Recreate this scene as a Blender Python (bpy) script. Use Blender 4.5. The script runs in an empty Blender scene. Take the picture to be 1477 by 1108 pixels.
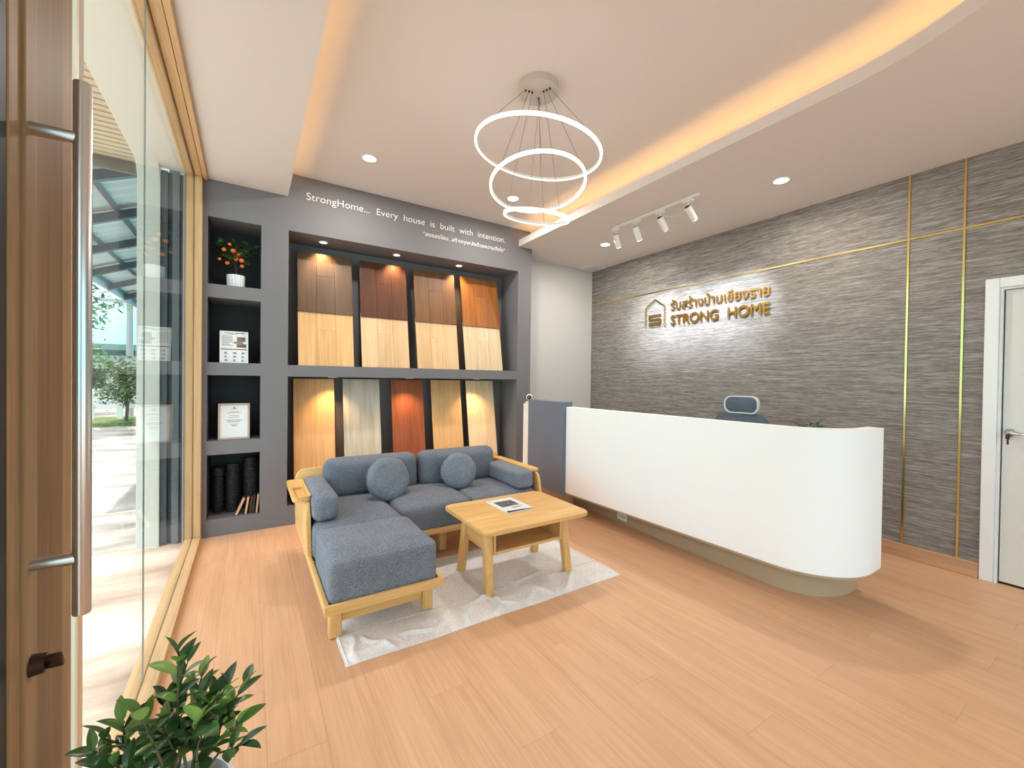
import bpy, bmesh, math, random
from mathutils import Vector, Matrix, noise
random.seed(7)
PI = math.pi
S = bpy.context.scene
C = S.collection

# ------------------------------------------------------------------ camera, sky, sun, exposure
F_PX, IMG_W, IMG_H = 599.34, 1477, 1108
cam_data = bpy.data.cameras.new('camera')
cam_data.sensor_fit = 'HORIZONTAL'
cam_data.sensor_width = 36.0
cam_data.lens = F_PX / IMG_W * 36.0
cam_data.clip_start = 0.02
cam_data.clip_end = 300
camera = bpy.data.objects.new('camera', cam_data)
C.objects.link(camera)
_r = Vector((0.84471, -0.53507, 0.01296)); _u = Vector((-0.0054, 0.01571, 0.99986)); _f = Vector((0.5352, 0.84466, -0.01038))
camera.matrix_world = Matrix(((_r.x, _u.x, -_f.x, 0), (_r.y, _u.y, -_f.y, 0), (_r.z, _u.z, -_f.z, 1.35), (0, 0, 0, 1)))
S.camera = camera

S.view_settings.view_transform = 'Standard'
S.view_settings.look = 'None'
S.view_settings.gamma = 1.0
S.view_settings.use_curve_mapping = False
S.view_settings.exposure = 0.40

world = bpy.data.worlds.new('sky')
S.world = world
world.use_nodes = True
wt = world.node_tree
wt.nodes.clear()
w_out = wt.nodes.new('ShaderNodeOutputWorld')
w_bg = wt.nodes.new('ShaderNodeBackground')
w_tc = wt.nodes.new('ShaderNodeTexCoord')
w_sep = wt.nodes.new('ShaderNodeSeparateXYZ')
w_ramp = wt.nodes.new('ShaderNodeValToRGB')
w_ramp.color_ramp.elements[0].position = 0.0
w_ramp.color_ramp.elements[0].color = (0.22, 0.70, 0.80, 1)
w_ramp.color_ramp.elements[1].position = 0.40
w_ramp.color_ramp.elements[1].color = (0.93, 0.97, 1.03, 1)
wt.links.new(w_tc.outputs['Generated'], w_sep.inputs[0])
wt.links.new(w_sep.outputs['Z'], w_ramp.inputs[0])
wt.links.new(w_ramp.outputs[0], w_bg.inputs[0])
w_bg.inputs[1].default_value = 2.7
wt.links.new(w_bg.outputs[0], w_out.inputs[0])


def lamp(name, kind, loc, energy, color=(1, 1, 1), target=None, **kw):
    d = bpy.data.lights.new(name, kind)
    d.energy = energy
    d.color = color
    for k, v in kw.items():
        setattr(d, k, v)
    o = bpy.data.objects.new(name, d)
    C.objects.link(o)
    o.location = loc
    if target is not None:
        o.rotation_euler = (Vector(target) - Vector(loc)).to_track_quat('-Z', 'Y').to_euler()
    return o


lamp('sun', 'SUN', (-4, -1, 11), 6.0, (1.0, 0.96, 0.92), target=(-0.6, 1.0, 0), angle=0.02)

# ------------------------------------------------------------------ helpers: colour, materials
def lin(r, g=None, b=None):
    if g is None:
        r, g, b = (r, r, r) if not isinstance(r, (tuple, list)) else r
    f = lambda c: (c / 255 / 12.92) if c / 255 <= 0.04045 else ((c / 255 + 0.055) / 1.055) ** 2.4
    return (f(r), f(g), f(b), 1.0)


class NT:
    def __init__(self, name):
        self.m = bpy.data.materials.new(name)
        self.m.use_nodes = True
        self.t = self.m.node_tree
        self.t.nodes.clear()
        self.out = self.n('ShaderNodeOutputMaterial')
        self.p = None

    def n(self, kind, **kw):
        nd = self.t.nodes.new(kind)
        for k, v in kw.items():
            setattr(nd, k, v)
        return nd

    def l(self, a, b):
        self.t.links.new(a, b)

    def principled(self, color=(0.8, 0.8, 0.8, 1), rough=0.5, metal=0.0, spec=0.5):
        p = self.n('ShaderNodeBsdfPrincipled')
        p.inputs['Base Color'].default_value = color
        p.inputs['Roughness'].default_value = rough
        p.inputs['Metallic'].default_value = metal
        p.inputs['Specular IOR Level'].default_value = spec
        self.l(p.outputs[0], self.out.inputs[0])
        self.p = p
        return p

    def coords(self, scale=(1, 1, 1), rand=True, kind='Object'):
        tc = self.n('ShaderNodeTexCoord')
        src = tc.outputs[kind]
        if rand:
            oi = self.n('ShaderNodeObjectInfo')
            mul = self.n('ShaderNodeMath', operation='MULTIPLY')
            mul.inputs[1].default_value = 37.0
            self.l(oi.outputs['Random'], mul.inputs[0])
            add = self.n('ShaderNodeVectorMath', operation='ADD')
            self.l(src, add.inputs[0])
            self.l(mul.outputs[0], add.inputs[1])
            src = add.outputs[0]
        mp = self.n('ShaderNodeMapping')
        mp.inputs['Scale'].default_value = scale
        self.l(src, mp.inputs[0])
        return mp.outputs[0]

    def noise(self, vec, scale=5.0, detail=4.0, rough=0.55, dist=0.0):
        nz = self.n('ShaderNodeTexNoise')
        nz.inputs['Scale'].default_value = scale
        nz.inputs['Detail'].default_value = detail
        nz.inputs['Roughness'].default_value = rough
        nz.inputs['Distortion'].default_value = dist
        self.l(vec, nz.inputs['Vector'])
        return nz.outputs[0]

    def ramp(self, fac, stops):
        r = self.n('ShaderNodeValToRGB')
        els = r.color_ramp.elements
        while len(els) < len(stops):
            els.new(0.5)
        for e, (pos, col) in zip(els, stops):
            e.position = pos
            e.color = col
        self.l(fac, r.inputs[0])
        return r.outputs[0]

    def mix(self, fac, a, b, mode='MIX'):
        m = self.n('ShaderNodeMix', data_type='RGBA', blend_type=mode)
        for sock, v in ((m.inputs[0], fac), (m.inputs[6], a), (m.inputs[7], b)):
            if isinstance(v, (int, float, tuple)):
                sock.default_value = v
            else:
                self.l(v, sock)
        return m.outputs[2]

    def bump(self, height, strength=0.2, dist=0.01):
        b = self.n('ShaderNodeBump')
        b.inputs['Strength'].default_value = strength
        b.inputs['Distance'].default_value = dist
        self.l(height, b.inputs['Height'])
        self.l(b.outputs[0], self.p.inputs['Normal'])


def plain(name, color, rough=0.5, metal=0.0, spec=0.5, grain=0.0, gscale=60):
    t = NT(name)
    p = t.principled(color, rough, metal, spec)
    if grain:
        nz = t.noise(t.coords(rand=False), gscale, 3)
        lo = tuple(c * (1 - grain) for c in color[:3]) + (1,)
        hi = tuple(min(1, c * (1 + grain)) for c in color[:3]) + (1,)
        t.l(t.ramp(nz, [(0.3, lo), (0.7, hi)]), p.inputs['Base Color'])
        t.bump(nz, 0.08, 0.003)
    return t.m


def wood(name, dark, mid, light, axis='Z', rough=0.45, fine=1.0, vary=0.10, spec=0.35, bump=0.12, soft=False):
    """long streaks and cathedral grain running along the object's own axis"""
    t = NT(name)
    p = t.principled(mid, rough, 0, spec)
    k = {'X': 0, 'Y': 1, 'Z': 2}[axis]
    s1 = [9.0, 9.0, 9.0]; s1[k] = 0.8
    s2 = [90.0, 90.0, 90.0]; s2[k] = 2.2
    n1 = t.noise(t.coords(tuple(v * fine for v in s1)), 1.0, 5, 0.6, 0.7)
    n2 = t.noise(t.coords(tuple(v * fine for v in s2)), 1.0, 3, 0.6)
    c1 = t.ramp(n1, [(0.28, dark), (0.5, mid), (0.72, light)])
    c2 = t.ramp(n2, [(0.30, tuple(c * (0.77 if soft else 0.62) for c in mid[:3]) + (1,)), (0.52, mid), (0.75, light)])
    col = t.mix(0.45, c1, c2)
    oi = t.n('ShaderNodeObjectInfo')
    hsv = t.n('ShaderNodeHueSaturation')
    mr = t.n('ShaderNodeMapRange')
    mr.inputs['To Min'].default_value = 1 - vary
    mr.inputs['To Max'].default_value = 1 + vary
    t.l(oi.outputs['Random'], mr.inputs[0])
    t.l(mr.outputs[0], hsv.inputs['Value'])
    t.l(col, hsv.inputs['Color'])
    t.l(hsv.outputs[0], p.inputs['Base Color'])
    t.bump(n2, bump, 0.002)
    return t.m


def fabric(name, dark, light, scale=420, rough=0.95, bump=0.35):
    t = NT(name)
    p = t.principled(light, rough, 0, 0.15)
    v = t.coords((1, 1, 1))
    n1 = t.noise(v, scale, 2, 0.7)
    n2 = t.noise(t.coords((1, 1, 2.2)), scale * 0.45, 3, 0.7)
    n3 = t.noise(v, 6, 3)
    col = t.mix(0.5, t.ramp(n1, [(0.38, dark), (0.62, light)]), t.ramp(n2, [(0.35, dark), (0.65, light)]))
    col = t.mix(0.12, col, t.ramp(n3, [(0.35, dark), (0.65, light)]))
    t.l(col, p.inputs['Base Color'])
    t.bump(n1, bump, 0.002)
    return t.m


def emit(name, color, strength):
    t = NT(name)
    e = t.n('ShaderNodeEmission')
    e.inputs[0].default_value = tuple(color[:3]) + (1,)
    e.inputs[1].default_value = strength
    t.l(e.outputs[0], t.out.inputs[0])
    return t.m


def glass(name, tint=(0.975, 0.99, 0.985, 1), base=0.025):
    """clear flat glass: straight-through light plus a mirror part by Schlick's law"""
    t = NT(name)
    geo = t.n('ShaderNodeNewGeometry')
    dot = t.n('ShaderNodeVectorMath', operation='DOT_PRODUCT')
    t.l(geo.outputs['Incoming'], dot.inputs[0])
    t.l(geo.outputs['Normal'], dot.inputs[1])
    ab = t.n('ShaderNodeMath', operation='ABSOLUTE')
    t.l(dot.outputs['Value'], ab.inputs[0])
    one = t.n('ShaderNodeMath', operation='SUBTRACT')
    one.inputs[0].default_value = 1.0
    t.l(ab.outputs[0], one.inputs[1])
    pw = t.n('ShaderNodeMath', operation='POWER')
    pw.inputs[1].default_value = 5.0
    t.l(one.outputs[0], pw.inputs[0])
    ma = t.n('ShaderNodeMath', operation='MULTIPLY_ADD')
    ma.inputs[1].default_value = 0.62
    ma.inputs[2].default_value = base
    t.l(pw.outputs[0], ma.inputs[0])
    tr = t.n('ShaderNodeBsdfTransparent')
    tr.inputs[0].default_value = tint
    gl = t.n('ShaderNodeBsdfGlossy')
    gl.inputs['Roughness'].default_value = 0.0
    mx = t.n('ShaderNodeMixShader')
    t.l(ma.outputs[0], mx.inputs[0])
    t.l(tr.outputs[0], mx.inputs[1])
    t.l(gl.outputs[0], mx.inputs[2])
    t.l(mx.outputs[0], t.out.inputs[0])
    return t.m


# ------------------------------------------------------------------ helpers: geometry
def bm_box(bm, x0, x1, y0, y1, z0, z1, bev=0.0, seg=2):
    vs = [bm.verts.new(p) for p in ((x0, y0, z0), (x1, y0, z0), (x1, y1, z0), (x0, y1, z0), (x0, y0, z1), (x1, y0, z1), (x1, y1, z1), (x0, y1, z1))]
    fs = [bm.faces.new([vs[i] for i in q]) for q in ((0, 3, 2, 1), (4, 5, 6, 7), (0, 1, 5, 4), (1, 2, 6, 5), (2, 3, 7, 6), (3, 0, 4, 7))]
    if bev:
        es = list({e for f in fs for e in f.edges})
        bmesh.ops.bevel(bm, geom=es, offset=bev, segments=seg, affect='EDGES', profile=0.5)
    return bm


def box(*a, **k):
    return bm_box(bmesh.new(), *a, **k)


def bm_prism(bm, pts, a0, a1, axis='z', bev=0.0, seg=2):
    """polygon pts extruded between a0 and a1; axis x: pts are (y,z); y: (x,z); z: (x,y)"""
    def P(p, a):
        return {'x': (a, p[0], p[1]), 'y': (p[0], a, p[1]), 'z': (p[0], p[1], a)}[axis]
    lo = [bm.verts.new(P(p, a0)) for p in pts]
    hi = [bm.verts.new(P(p, a1)) for p in pts]
    n = len(pts)
    fs = [bm.faces.new(lo[::-1]), bm.faces.new(hi)]
    for i in range(n):
        fs.append(bm.faces.new((lo[i], lo[(i + 1) % n], hi[(i + 1) % n], hi[i])))
    if bev:
        es = list(fs[0].edges) + list(fs[1].edges)
        bmesh.ops.bevel(bm, geom=es, offset=bev, segments=seg, affect='EDGES', profile=0.5)
    return bm


def prism(*a, **k):
    return bm_prism(bmesh.new(), *a, **k)


def bm_ring(bm, outer, inner, a0, a1, axis='z'):
    """ring between two polygons with the same number of points"""
    def P(p, a):
        return {'x': (a, p[0], p[1]), 'y': (p[0], a, p[1]), 'z': (p[0], p[1], a)}[axis]
    n = len(outer)
    g = [[bm.verts.new(P(p, a)) for p in pl] for pl, a in ((outer, a0), (outer, a1), (inner, a1), (inner, a0))]
    for k in range(4):
        for i in range(n):
            j = (i + 1) % n
            bm.faces.new((g[k][i], g[k][j], g[(k + 1) % 4][j], g[(k + 1) % 4][i]))
    return bm


def rrect(x0, x1, y0, y1, r, n=5):
    out = []
    for cx, cy, a in ((x1 - r, y1 - r, 0), (x0 + r, y1 - r, 90), (x0 + r, y0 + r, 180), (x1 - r, y0 + r, 270)):
        for i in range(n + 1):
            t = math.radians(a + 90 * i / n)
            out.append((cx + r * math.cos(t), cy + r * math.sin(t)))
    return out


def bm_tube(bm, pts, r, seg=8, closed=False):
    pts = [Vector(p) for p in pts]
    n = len(pts)
    rad = r if isinstance(r, (list, tuple)) else [r] * n
    tang = []
    for i in range(n):
        a = pts[(i - 1) % n] if (closed or i > 0) else pts[i]
        b = pts[(i + 1) % n] if (closed or i < n - 1) else pts[i]
        tang.append((b - a).normalized())
    up = Vector((0, 0, 1)) if abs(tang[0].z) < 0.9 else Vector((1, 0, 0))
    u = tang[0].cross(up).normalized()
    rings = []
    for i in range(n):
        u = (u - tang[i] * u.dot(tang[i])).normalized()
        v = tang[i].cross(u)
        rings.append([bm.verts.new(pts[i] + (u * math.cos(2 * PI * k / seg) + v * math.sin(2 * PI * k / seg)) * rad[i]) for k in range(seg)])
    m = n if closed else n - 1
    for i in range(m):
        A, B = rings[i], rings[(i + 1) % n]
        for k in range(seg):
            bm.faces.new((A[k], A[(k + 1) % seg], B[(k + 1) % seg], B[k]))
    if not closed:
        bm.faces.new(rings[0][::-1])
        bm.faces.new(rings[-1])
    return bm


def tube(*a, **k):
    return bm_tube(bmesh.new(), *a, **k)


def bm_lathe(bm, prof, cx=0, cy=0, seg=24, wave=None):
    rings = []
    for r, z in prof:
        ring = []
        for k in range(seg):
            a = 2 * PI * k / seg
            rr = r * (1 + (wave(k) if wave else 0))
            ring.append(bm.verts.new((cx + rr * math.cos(a), cy + rr * math.sin(a), z)))
        rings.append(ring)
    for A, B in zip(rings, rings[1:]):
        for k in range(seg):
            bm.faces.new((A[k], A[(k + 1) % seg], B[(k + 1) % seg], B[k]))
    if prof[0][0] > 1e-5:
        bm.faces.new(rings[0][::-1])
    if prof[-1][0] > 1e-5:
        bm.faces.new(rings[-1])
    return bm


def lathe(*a, **k):
    return bm_lathe(bmesh.new(), *a, **k)


def cushion(sx, sy, sz, r, puff=0.0, n=14, wrinkle=0.004, seed=0, puff_side=0.0):
    """soft box centred on the origin, edges rounded by r, broad faces puffed out"""
    bm = bmesh.new()
    bmesh.ops.create_cube(bm, size=2.0)
    bmesh.ops.subdivide_edges(bm, edges=bm.edges[:], cuts=n, use_grid_fill=True)
    h = Vector((sx / 2, sy / 2, sz / 2))
    off = Vector((seed * 3.1, seed * 1.7, seed * 0.9))
    for v in bm.verts:
        u = v.co.copy()
        q = Vector((u.x * h.x, u.y * h.y, u.z * h.z))
        rr = min(r, h.x, h.y, h.z)
        inner = Vector([max(-(h[i] - rr), min(h[i] - rr, q[i])) for i in range(3)])
        d = q - inner
        p = inner + d.normalized() * rr if d.length > 1e-6 else q
        if d.length <= rr and d.length > 1e-6 and max(abs(u.x), abs(u.y), abs(u.z)) < 0.999:
            p = q
        p.z += puff * u.z * (1 - u.x ** 2) * (1 - u.y ** 2)
        p.y += puff_side * u.y * (1 - u.x ** 2) * (1 - u.z ** 2)
        w = noise.noise(p * 9 + off) * wrinkle + noise.noise(p * 26 + off) * wrinkle * 0.4
        p += p.normalized() * w
        v.co = p
    return bm


LOC = {}


def obj(name, bm, mat, parent=None, local=False, angle=38, flat=False):
    bmesh.ops.recalc_face_normals(bm, faces=bm.faces[:])
    me = bpy.data.meshes.new(name)
    if parent is not None and not local:
        off = LOC.get(parent, Vector((0, 0, 0)))
        bmesh.ops.translate(bm, verts=bm.verts[:], vec=-off)
    bm.to_mesh(me)
    bm.free()
    if not flat:
        me.polygons.foreach_set('use_smooth', [True] * len(me.polygons))
        me.set_sharp_from_angle(angle=math.radians(angle))
    me.materials.append(mat)
    o = bpy.data.objects.new(name, me)
    C.objects.link(o)
    if parent is not None:
        o.parent = parent
        LOC[o] = LOC.get(parent, Vector((0, 0, 0)))
    return o


def tag(o, label=None, cat=None, group=None, kind=None):
    for k, v in (('label', label), ('category', cat), ('group', group), ('kind', kind)):
        if v:
            o[k] = v
    return o


def thing(name, label, cat, loc=(0, 0, 0), group=None, rot=(0, 0, 0)):
    o = bpy.data.objects.new(name, None)
    o.empty_display_size = 0.05
    C.objects.link(o)
    o.location = loc
    o.rotation_euler = rot
    LOC[o] = Vector(loc)
    return tag(o, label, cat, group)


def struct(name, bm, mat, parent=None, **k):
    o = obj(name, bm, mat, parent, **k)
    if parent is None:
        tag(o, kind='structure')
    return o


def copy_tree(o, parent=None):
    c = o.copy()
    C.objects.link(c)
    if parent is not None:
        c.parent = parent
    LOC[c] = LOC.get(o, Vector((0, 0, 0)))
    for ch in o.children:
        copy_tree(ch, c)
    return c


def text_bm(body, x0, x1, zbase, height=None, extrude=0.001, bold=0.0, spacing=1.0, word=1.0, fat=0.0):
    """lettering from Blender's built-in font in the XZ plane, fitted between x0 and x1, facing -Y"""
    cu = bpy.data.curves.new('lettering', 'FONT')
    cu.body = body
    cu.size = 1.0
    cu.offset = bold
    cu.space_character = spacing
    cu.space_word = word
    cu.resolution_u = 5
    o = bpy.data.objects.new('lettering', cu)
    C.objects.link(o)
    bpy.context.view_layer.update()
    dg = bpy.context.evaluated_depsgraph_get()
    me = bpy.data.meshes.new_from_object(o.evaluated_get(dg))
    bpy.data.objects.remove(o)
    bpy.data.curves.remove(cu)
    bm = bmesh.new()
    bm.from_mesh(me)
    bpy.data.meshes.remove(me)
    xs = [v.co.x for v in bm.verts]
    a, b = min(xs), max(xs)
    k = (x1 - x0) / (b - a)
    kz = k if height is None else height / 0.72     # 0.72 is about the cap height of the font
    for v in bm.verts:
        v.co = Vector((x0 + (v.co.x - a) * k, 0, zbase + v.co.y * kz))
    if fat:                                          # heavier strokes: push the outline outwards
        acc = {}
        for e in bm.edges:
            if len(e.link_faces) == 1:
                f = e.link_faces[0]
                a_, b_ = e.verts
                t_ = (b_.co - a_.co).normalized()
                nn = Vector((t_.z, 0, -t_.x))
                for l_ in f.loops:
                    if l_.edge == e:
                        o_ = [v for v in f.verts if v not in (a_, b_)][0]
                        if nn.dot(o_.co - a_.co) > 0:
                            nn = -nn
                for v in (a_, b_):
                    acc[v] = acc.get(v, Vector()) + nn
        for v, nn in acc.items():
            if nn.length > 1e-6:
                v.co += nn.normalized() * fat
    if extrude:
        geo = bmesh.ops.extrude_face_region(bm, geom=bm.faces[:])
        vs = [e for e in geo['geom'] if isinstance(e, bmesh.types.BMVert)]
        bmesh.ops.translate(bm, verts=vs, vec=(0, -extrude, 0))
    return bm


def letters(bm, mat, parent):
    """one part per separate glyph outline"""
    bm.verts.index_update()
    bm.faces.index_update()
    seen, comps = set(), []
    bm.verts.ensure_lookup_table()
    for v in bm.verts:
        if v.index in seen:
            continue
        st, cur = [v], []
        seen.add(v.index)
        while st:
            w = st.pop()
            cur.append(w.index)
            for e in w.link_edges:
                o = e.other_vert(w)
                if o.index not in seen:
                    seen.add(o.index)
                    st.append(o)
        comps.append(cur)
    for cur in comps:
        ix = {a: i for i, a in enumerate(cur)}
        nb = bmesh.new()
        vs = [nb.verts.new(bm.verts[a].co) for a in cur]
        done = set()
        for a in cur:
            for f in bm.verts[a].link_faces:
                if f.index not in done:
                    done.add(f.index)
                    nb.faces.new([vs[ix[q.index]] for q in f.verts])
        obj('letter', nb, mat, parent, flat=True)
    bm.free()


def xform(bm, m):
    bmesh.ops.transform(bm, matrix=m, verts=bm.verts[:])
    return bm


# ------------------------------------------------------------------ materials
M = {}
M['white_paint'] = plain('white ceiling paint', lin(219, 213, 210), 0.8, spec=0.2)
M['lip_paint'] = plain('white moulding paint', lin(219, 213, 210), 0.7, spec=0.2)
M['wall_white'] = plain('white wall paint', lin(205, 202, 198), 0.8, spec=0.2)
M['grey_paint'] = plain('slate grey paint', lin(117, 115, 118), 0.6, spec=0.3)
M['charcoal'] = plain('charcoal niche lining', lin(46, 47, 50), 0.55, spec=0.3)
M['grey_panel'] = plain('slate grey laminate', lin(112, 119, 134), 0.5, spec=0.3)
M['desk_white'] = plain('white solid surface', lin(250, 250, 250), 0.45, spec=0.35)
M['kick'] = plain('bronze brown laminate', lin(182, 160, 130), 0.4, spec=0.4)
M['white_gloss'] = plain('white enamel', lin(238, 238, 238), 0.35)
M['white_metal'] = plain('white powder coat', lin(232, 230, 226), 0.4)
M['black'] = plain('black plastic', lin(18, 18, 20), 0.45)
M['dark_rubber'] = plain('dark rubber seal', lin(22, 30, 32), 0.5)
M['steel'] = plain('brushed stainless steel', lin(205, 205, 205), 0.28, 1.0)
M['chrome'] = plain('chrome', lin(225, 225, 228), 0.12, 1.0)
M['gold'] = plain('polished gold strip', lin(232, 202, 124), 0.22, 1.0)
M['bronze'] = plain('dark bronze', lin(70, 52, 44), 0.35, 0.8)
M['floor_wood'] = wood('honey oak laminate floor', lin(201, 153, 115), lin(213, 166, 128), lin(223, 179, 142), 'Y', 0.40, 1.3, 0.012, spec=0.35, bump=0.03, soft=True)
M['pine'] = wood('honey rubberwood', lin(203, 150, 84), lin(224, 176, 110), lin(238, 198, 138), 'X', 0.4, 1.0, 0.05)
M['pine_y'] = wood('honey rubberwood lengthways', lin(203, 150, 84), lin(224, 176, 110), lin(238, 198, 138), 'Y', 0.4, 1.0, 0.05)
M['pine_z'] = wood('honey rubberwood upright', lin(203, 150, 84), lin(224, 176, 110), lin(238, 198, 138), 'Z', 0.4, 1.0, 0.05)
M['frame_y'] = wood('light oak frame lengthways', lin(176, 140, 98), lin(200, 165, 122), lin(218, 186, 145), 'Y', 0.5, 1.0, 0.05)
M['frame_z'] = wood('light oak frame upright', lin(172, 134, 92), lin(198, 160, 116), lin(216, 182, 140), 'Z', 0.5, 1.0, 0.05)
M['stile_z'] = wood('brown oak stile', lin(122, 94, 66), lin(150, 118, 84), lin(172, 140, 104), 'Z', 0.5, 1.0, 0.06)
M['jamb_z'] = wood('dark oak jamb', lin(108, 80, 52), lin(132, 102, 70), lin(152, 122, 88), 'Z', 0.5, 1.0, 0.06)
M['base_wood'] = wood('oak skirting', lin(170, 128, 94), lin(196, 152, 116), lin(212, 170, 134), 'Y', 0.45, 1.0, 0.03)
M['grey_fabric'] = fabric('heather grey upholstery', lin(73, 78, 87), lin(150, 156, 167), 260)
M['grey_fabric_dark'] = fabric('heather grey cushion cloth', lin(67, 72, 80), lin(139, 145, 155), 260)
M['rug'] = fabric('oatmeal woven cotton', lin(206, 201, 198), lin(250, 248, 247), 190, bump=0.7)
M['glass'] = glass('clear window glass')
M['paper'] = plain('white paper', lin(240, 240, 240), 0.6)
M['ink'] = plain('grey ink', lin(92, 92, 96), 0.7)
M['ink_dark'] = plain('black ink', lin(34, 34, 36), 0.6)
M['lamp_white'] = emit('downlight diffuser', (1.0, 0.97, 0.92), 9.0)
M['lamp_warm'] = emit('warm spotlight lens', (1.0, 0.86, 0.62), 7.0)
M['ring_light'] = emit('ring lamp diffuser', (1.0, 0.93, 0.84), 5.0)
M['cove_led'] = emit('warm cove led strip', (1.0, 0.58, 0.22), 13.0)


def grass_cloth():
    t = NT('grey grasscloth wallpaper')
    p = t.principled(lin(140, 133, 124), 0.85, 0, 0.2)
    n1 = t.noise(t.coords((1.0, 4.5, 115.0), rand=False), 1.0, 5, 0.7, 0.0)
    n2 = t.noise(t.coords((1.0, 15.0, 210.0), rand=False), 1.0, 3, 0.7)
    n3 = t.noise(t.coords((1.0, 2.5, 40.0), rand=False), 1.0, 3, 0.6)
    d, m, h = lin(74, 69, 65), lin(132, 125, 119), lin(198, 192, 187)
    col = t.mix(0.42, t.ramp(n1, [(0.3, d), (0.5, m), (0.72, h)]), t.ramp(n2, [(0.3, d), (0.5, m), (0.72, h)]))
    col = t.mix(0.10, col, t.ramp(n3, [(0.3, d), (0.52, m), (0.7, h)]))
    t.l(col, p.inputs['Base Color'])
    t.bump(n1, 0.2, 0.003)
    return t.m


M['wallpaper'] = grass_cloth()

# ------------------------------------------------------------------ the room
XW, XR, YB, YK, ZL, ZH = -0.325, 4.33, 4.262, 4.63, 2.976, 3.184
Y0 = -2.4                                                     # unseen front wall behind the camera, its opening shaped for daylight

# floor: subfloor plus laminate planks laid in a staggered bond
floor = struct('floor', box(XW - 0.1, XR + 0.3, Y0, YK + 0.05, -0.06, -0.012), plain('subfloor', lin(186, 142, 106), 0.8))
PW, PL, GAP = 0.194, 1.215, 0.0003
plank_mesh = None
row = 0
x = XW
while x < XR + 0.02:
    y = Y0 - (row * 0.405) % PL
    w = min(PW, XR + 0.02 - x)
    while y < YK:
        a, b = max(y, Y0), min(y + PL, YK)
        if b - a > 0.02:
            full = abs(b - a - PL) < 1e-6 and abs(w - PW) < 1e-6
            if full and plank_mesh is not None:
                o = bpy.data.objects.new('floor_plank', plank_mesh)
                C.objects.link(o)
                o.parent = floor
            else:
                o = obj('floor_plank', box(GAP, w - GAP, GAP, b - a - GAP, -0.012, 0.0), M['floor_wood'], floor, local=True, flat=True)
                if full:
                    plank_mesh = o.data
            o.location = (x, a, 0)
        y += PL
    x += PW
    row += 1

# walls
struct('wall_back', box(2.966, XR + 0.15, YK, YK + 0.12, 0, ZL), M['wall_white'])
wall_right = bmesh.new()
DY0, DY1, DZ = -0.22, 0.622, 2.02                               # door opening in the right wall
bm_box(wall_right, XR, XR + 0.12, DY1 + 0.0, YK, 0, ZL)
bm_box(wall_right, XR, XR + 0.12, Y0, DY0, 0, ZL)
bm_box(wall_right, XR, XR + 0.12, DY0, DY1, DZ, ZL)
bm_box(wall_right, XR + 0.112, XR + 0.12, DY0 - 0.01, DY1 + 0.01, -0.02, DZ + 0.01)  # backing added to stop sky light leaking round the door leaf
struct('wall_right', wall_right, M['wallpaper'])
struct('baseboard_right', box(XR - 0.014, XR, 0.69, YK, 0, 0.108, bev=0.003, seg=1), M['base_wood'])
wl = bmesh.new()
bm_box(wl, XW - 0.125, XW, Y0, 0.05, 0, ZH)
bm_box(wl, XW - 0.125, XW - 0.02, 0.05, YB + 0.4, ZL + 0.02, ZH)
wf = bmesh.new()
bm_box(wf, XW - 0.125, 0.35, Y0 - 0.12, Y0, 0, ZH)
bm_box(wf, 4.0, XR + 0.12, Y0 - 0.12, Y0, 0, ZH)
bm_box(wf, 0.35, 4.0, Y0 - 0.12, Y0, 2.6, ZH)  # unseen wall, opening added to send low daylight onto the desk end
struct('wall_front', wf, M['wall_white'])
struct('wall_left', wl, M['wall_white'])

# gold strips let into the wallpaper
for i, yy in enumerate((1.096, 0.797)):
    struct('trim_%d' % (i + 1), box(XR - 0.006, XR + 0.002, yy - 0.006, yy + 0.006, 0.108, ZL), M['gold'])
struct('trim_3', box(XR - 0.0055, XR + 0.002, Y0, YK, 2.472, 2.484), M['gold'])

# low ceiling with a round-ended opening, a raised lip round it, upper ceiling above
XA, XB2, YA = 0.29, 2.771, 1.0                                  # opening: x from XA to XB2, round end centred at y = YA
RC, XC = (XB2 - XA) / 2, (XA + XB2) / 2
NARC = 40


def opening(off=0.0, yend=YB):
    pts = [(XC + (RC + off) * math.cos(-PI * i / NARC), YA + (RC + off) * math.sin(-PI * i / NARC)) for i in range(NARC + 1)]
    return [(XB2 + off, yend)] + pts + [(XA - off, yend)]


def slab(bm, inner, x0, x1, y0, y1, z0, z1):
    """plate x0..x1, y0..y1 with the open-ended inner outline cut away from its far edge"""
    n = len(inner)
    outer = []
    for i, (px, py) in enumerate(inner):
        if i == 0:
            outer.append((x1, y1))
        elif i == n - 1:
            outer.append((x0, y1))
        else:
            a = PI * (i - 1) / (n - 3)
            ca, sa = math.cos(a), math.sin(a)
            cx, cy = XC, YA
            tx = (x1 - cx) / ca if ca > 1e-6 else ((x0 - cx) / ca if ca < -1e-6 else 1e9)
            ty = (cy - y0) / sa if sa > 1e-6 else 1e9
            s = min(tx, ty)
            outer.append((cx + s * ca, cy - s * sa))
    g = [[bm.verts.new((p[0], p[1], z)) for p in pl] for pl, z in ((inner, z0), (outer, z0), (outer, z1), (inner, z1))]
    for k in range(4):
        for i in range(n - 1):
            bm.faces.new((g[k][i], g[k][i + 1], g[(k + 1) % 4][i + 1], g[(k + 1) % 4][i]))
    for e in (0, n - 1):
        bm.faces.new([g[k][e] for k in range(4)])


cl = bmesh.new()
slab(cl, opening(0.018), XW - 0.03, XR + 0.12, Y0, YB, ZL, ZL + 0.02)
bm_box(cl, 2.966, XR + 0.12, YB, YK + 0.1, ZL, ZL + 0.02)
struct('ceiling', cl, M['white_paint'])


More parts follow.
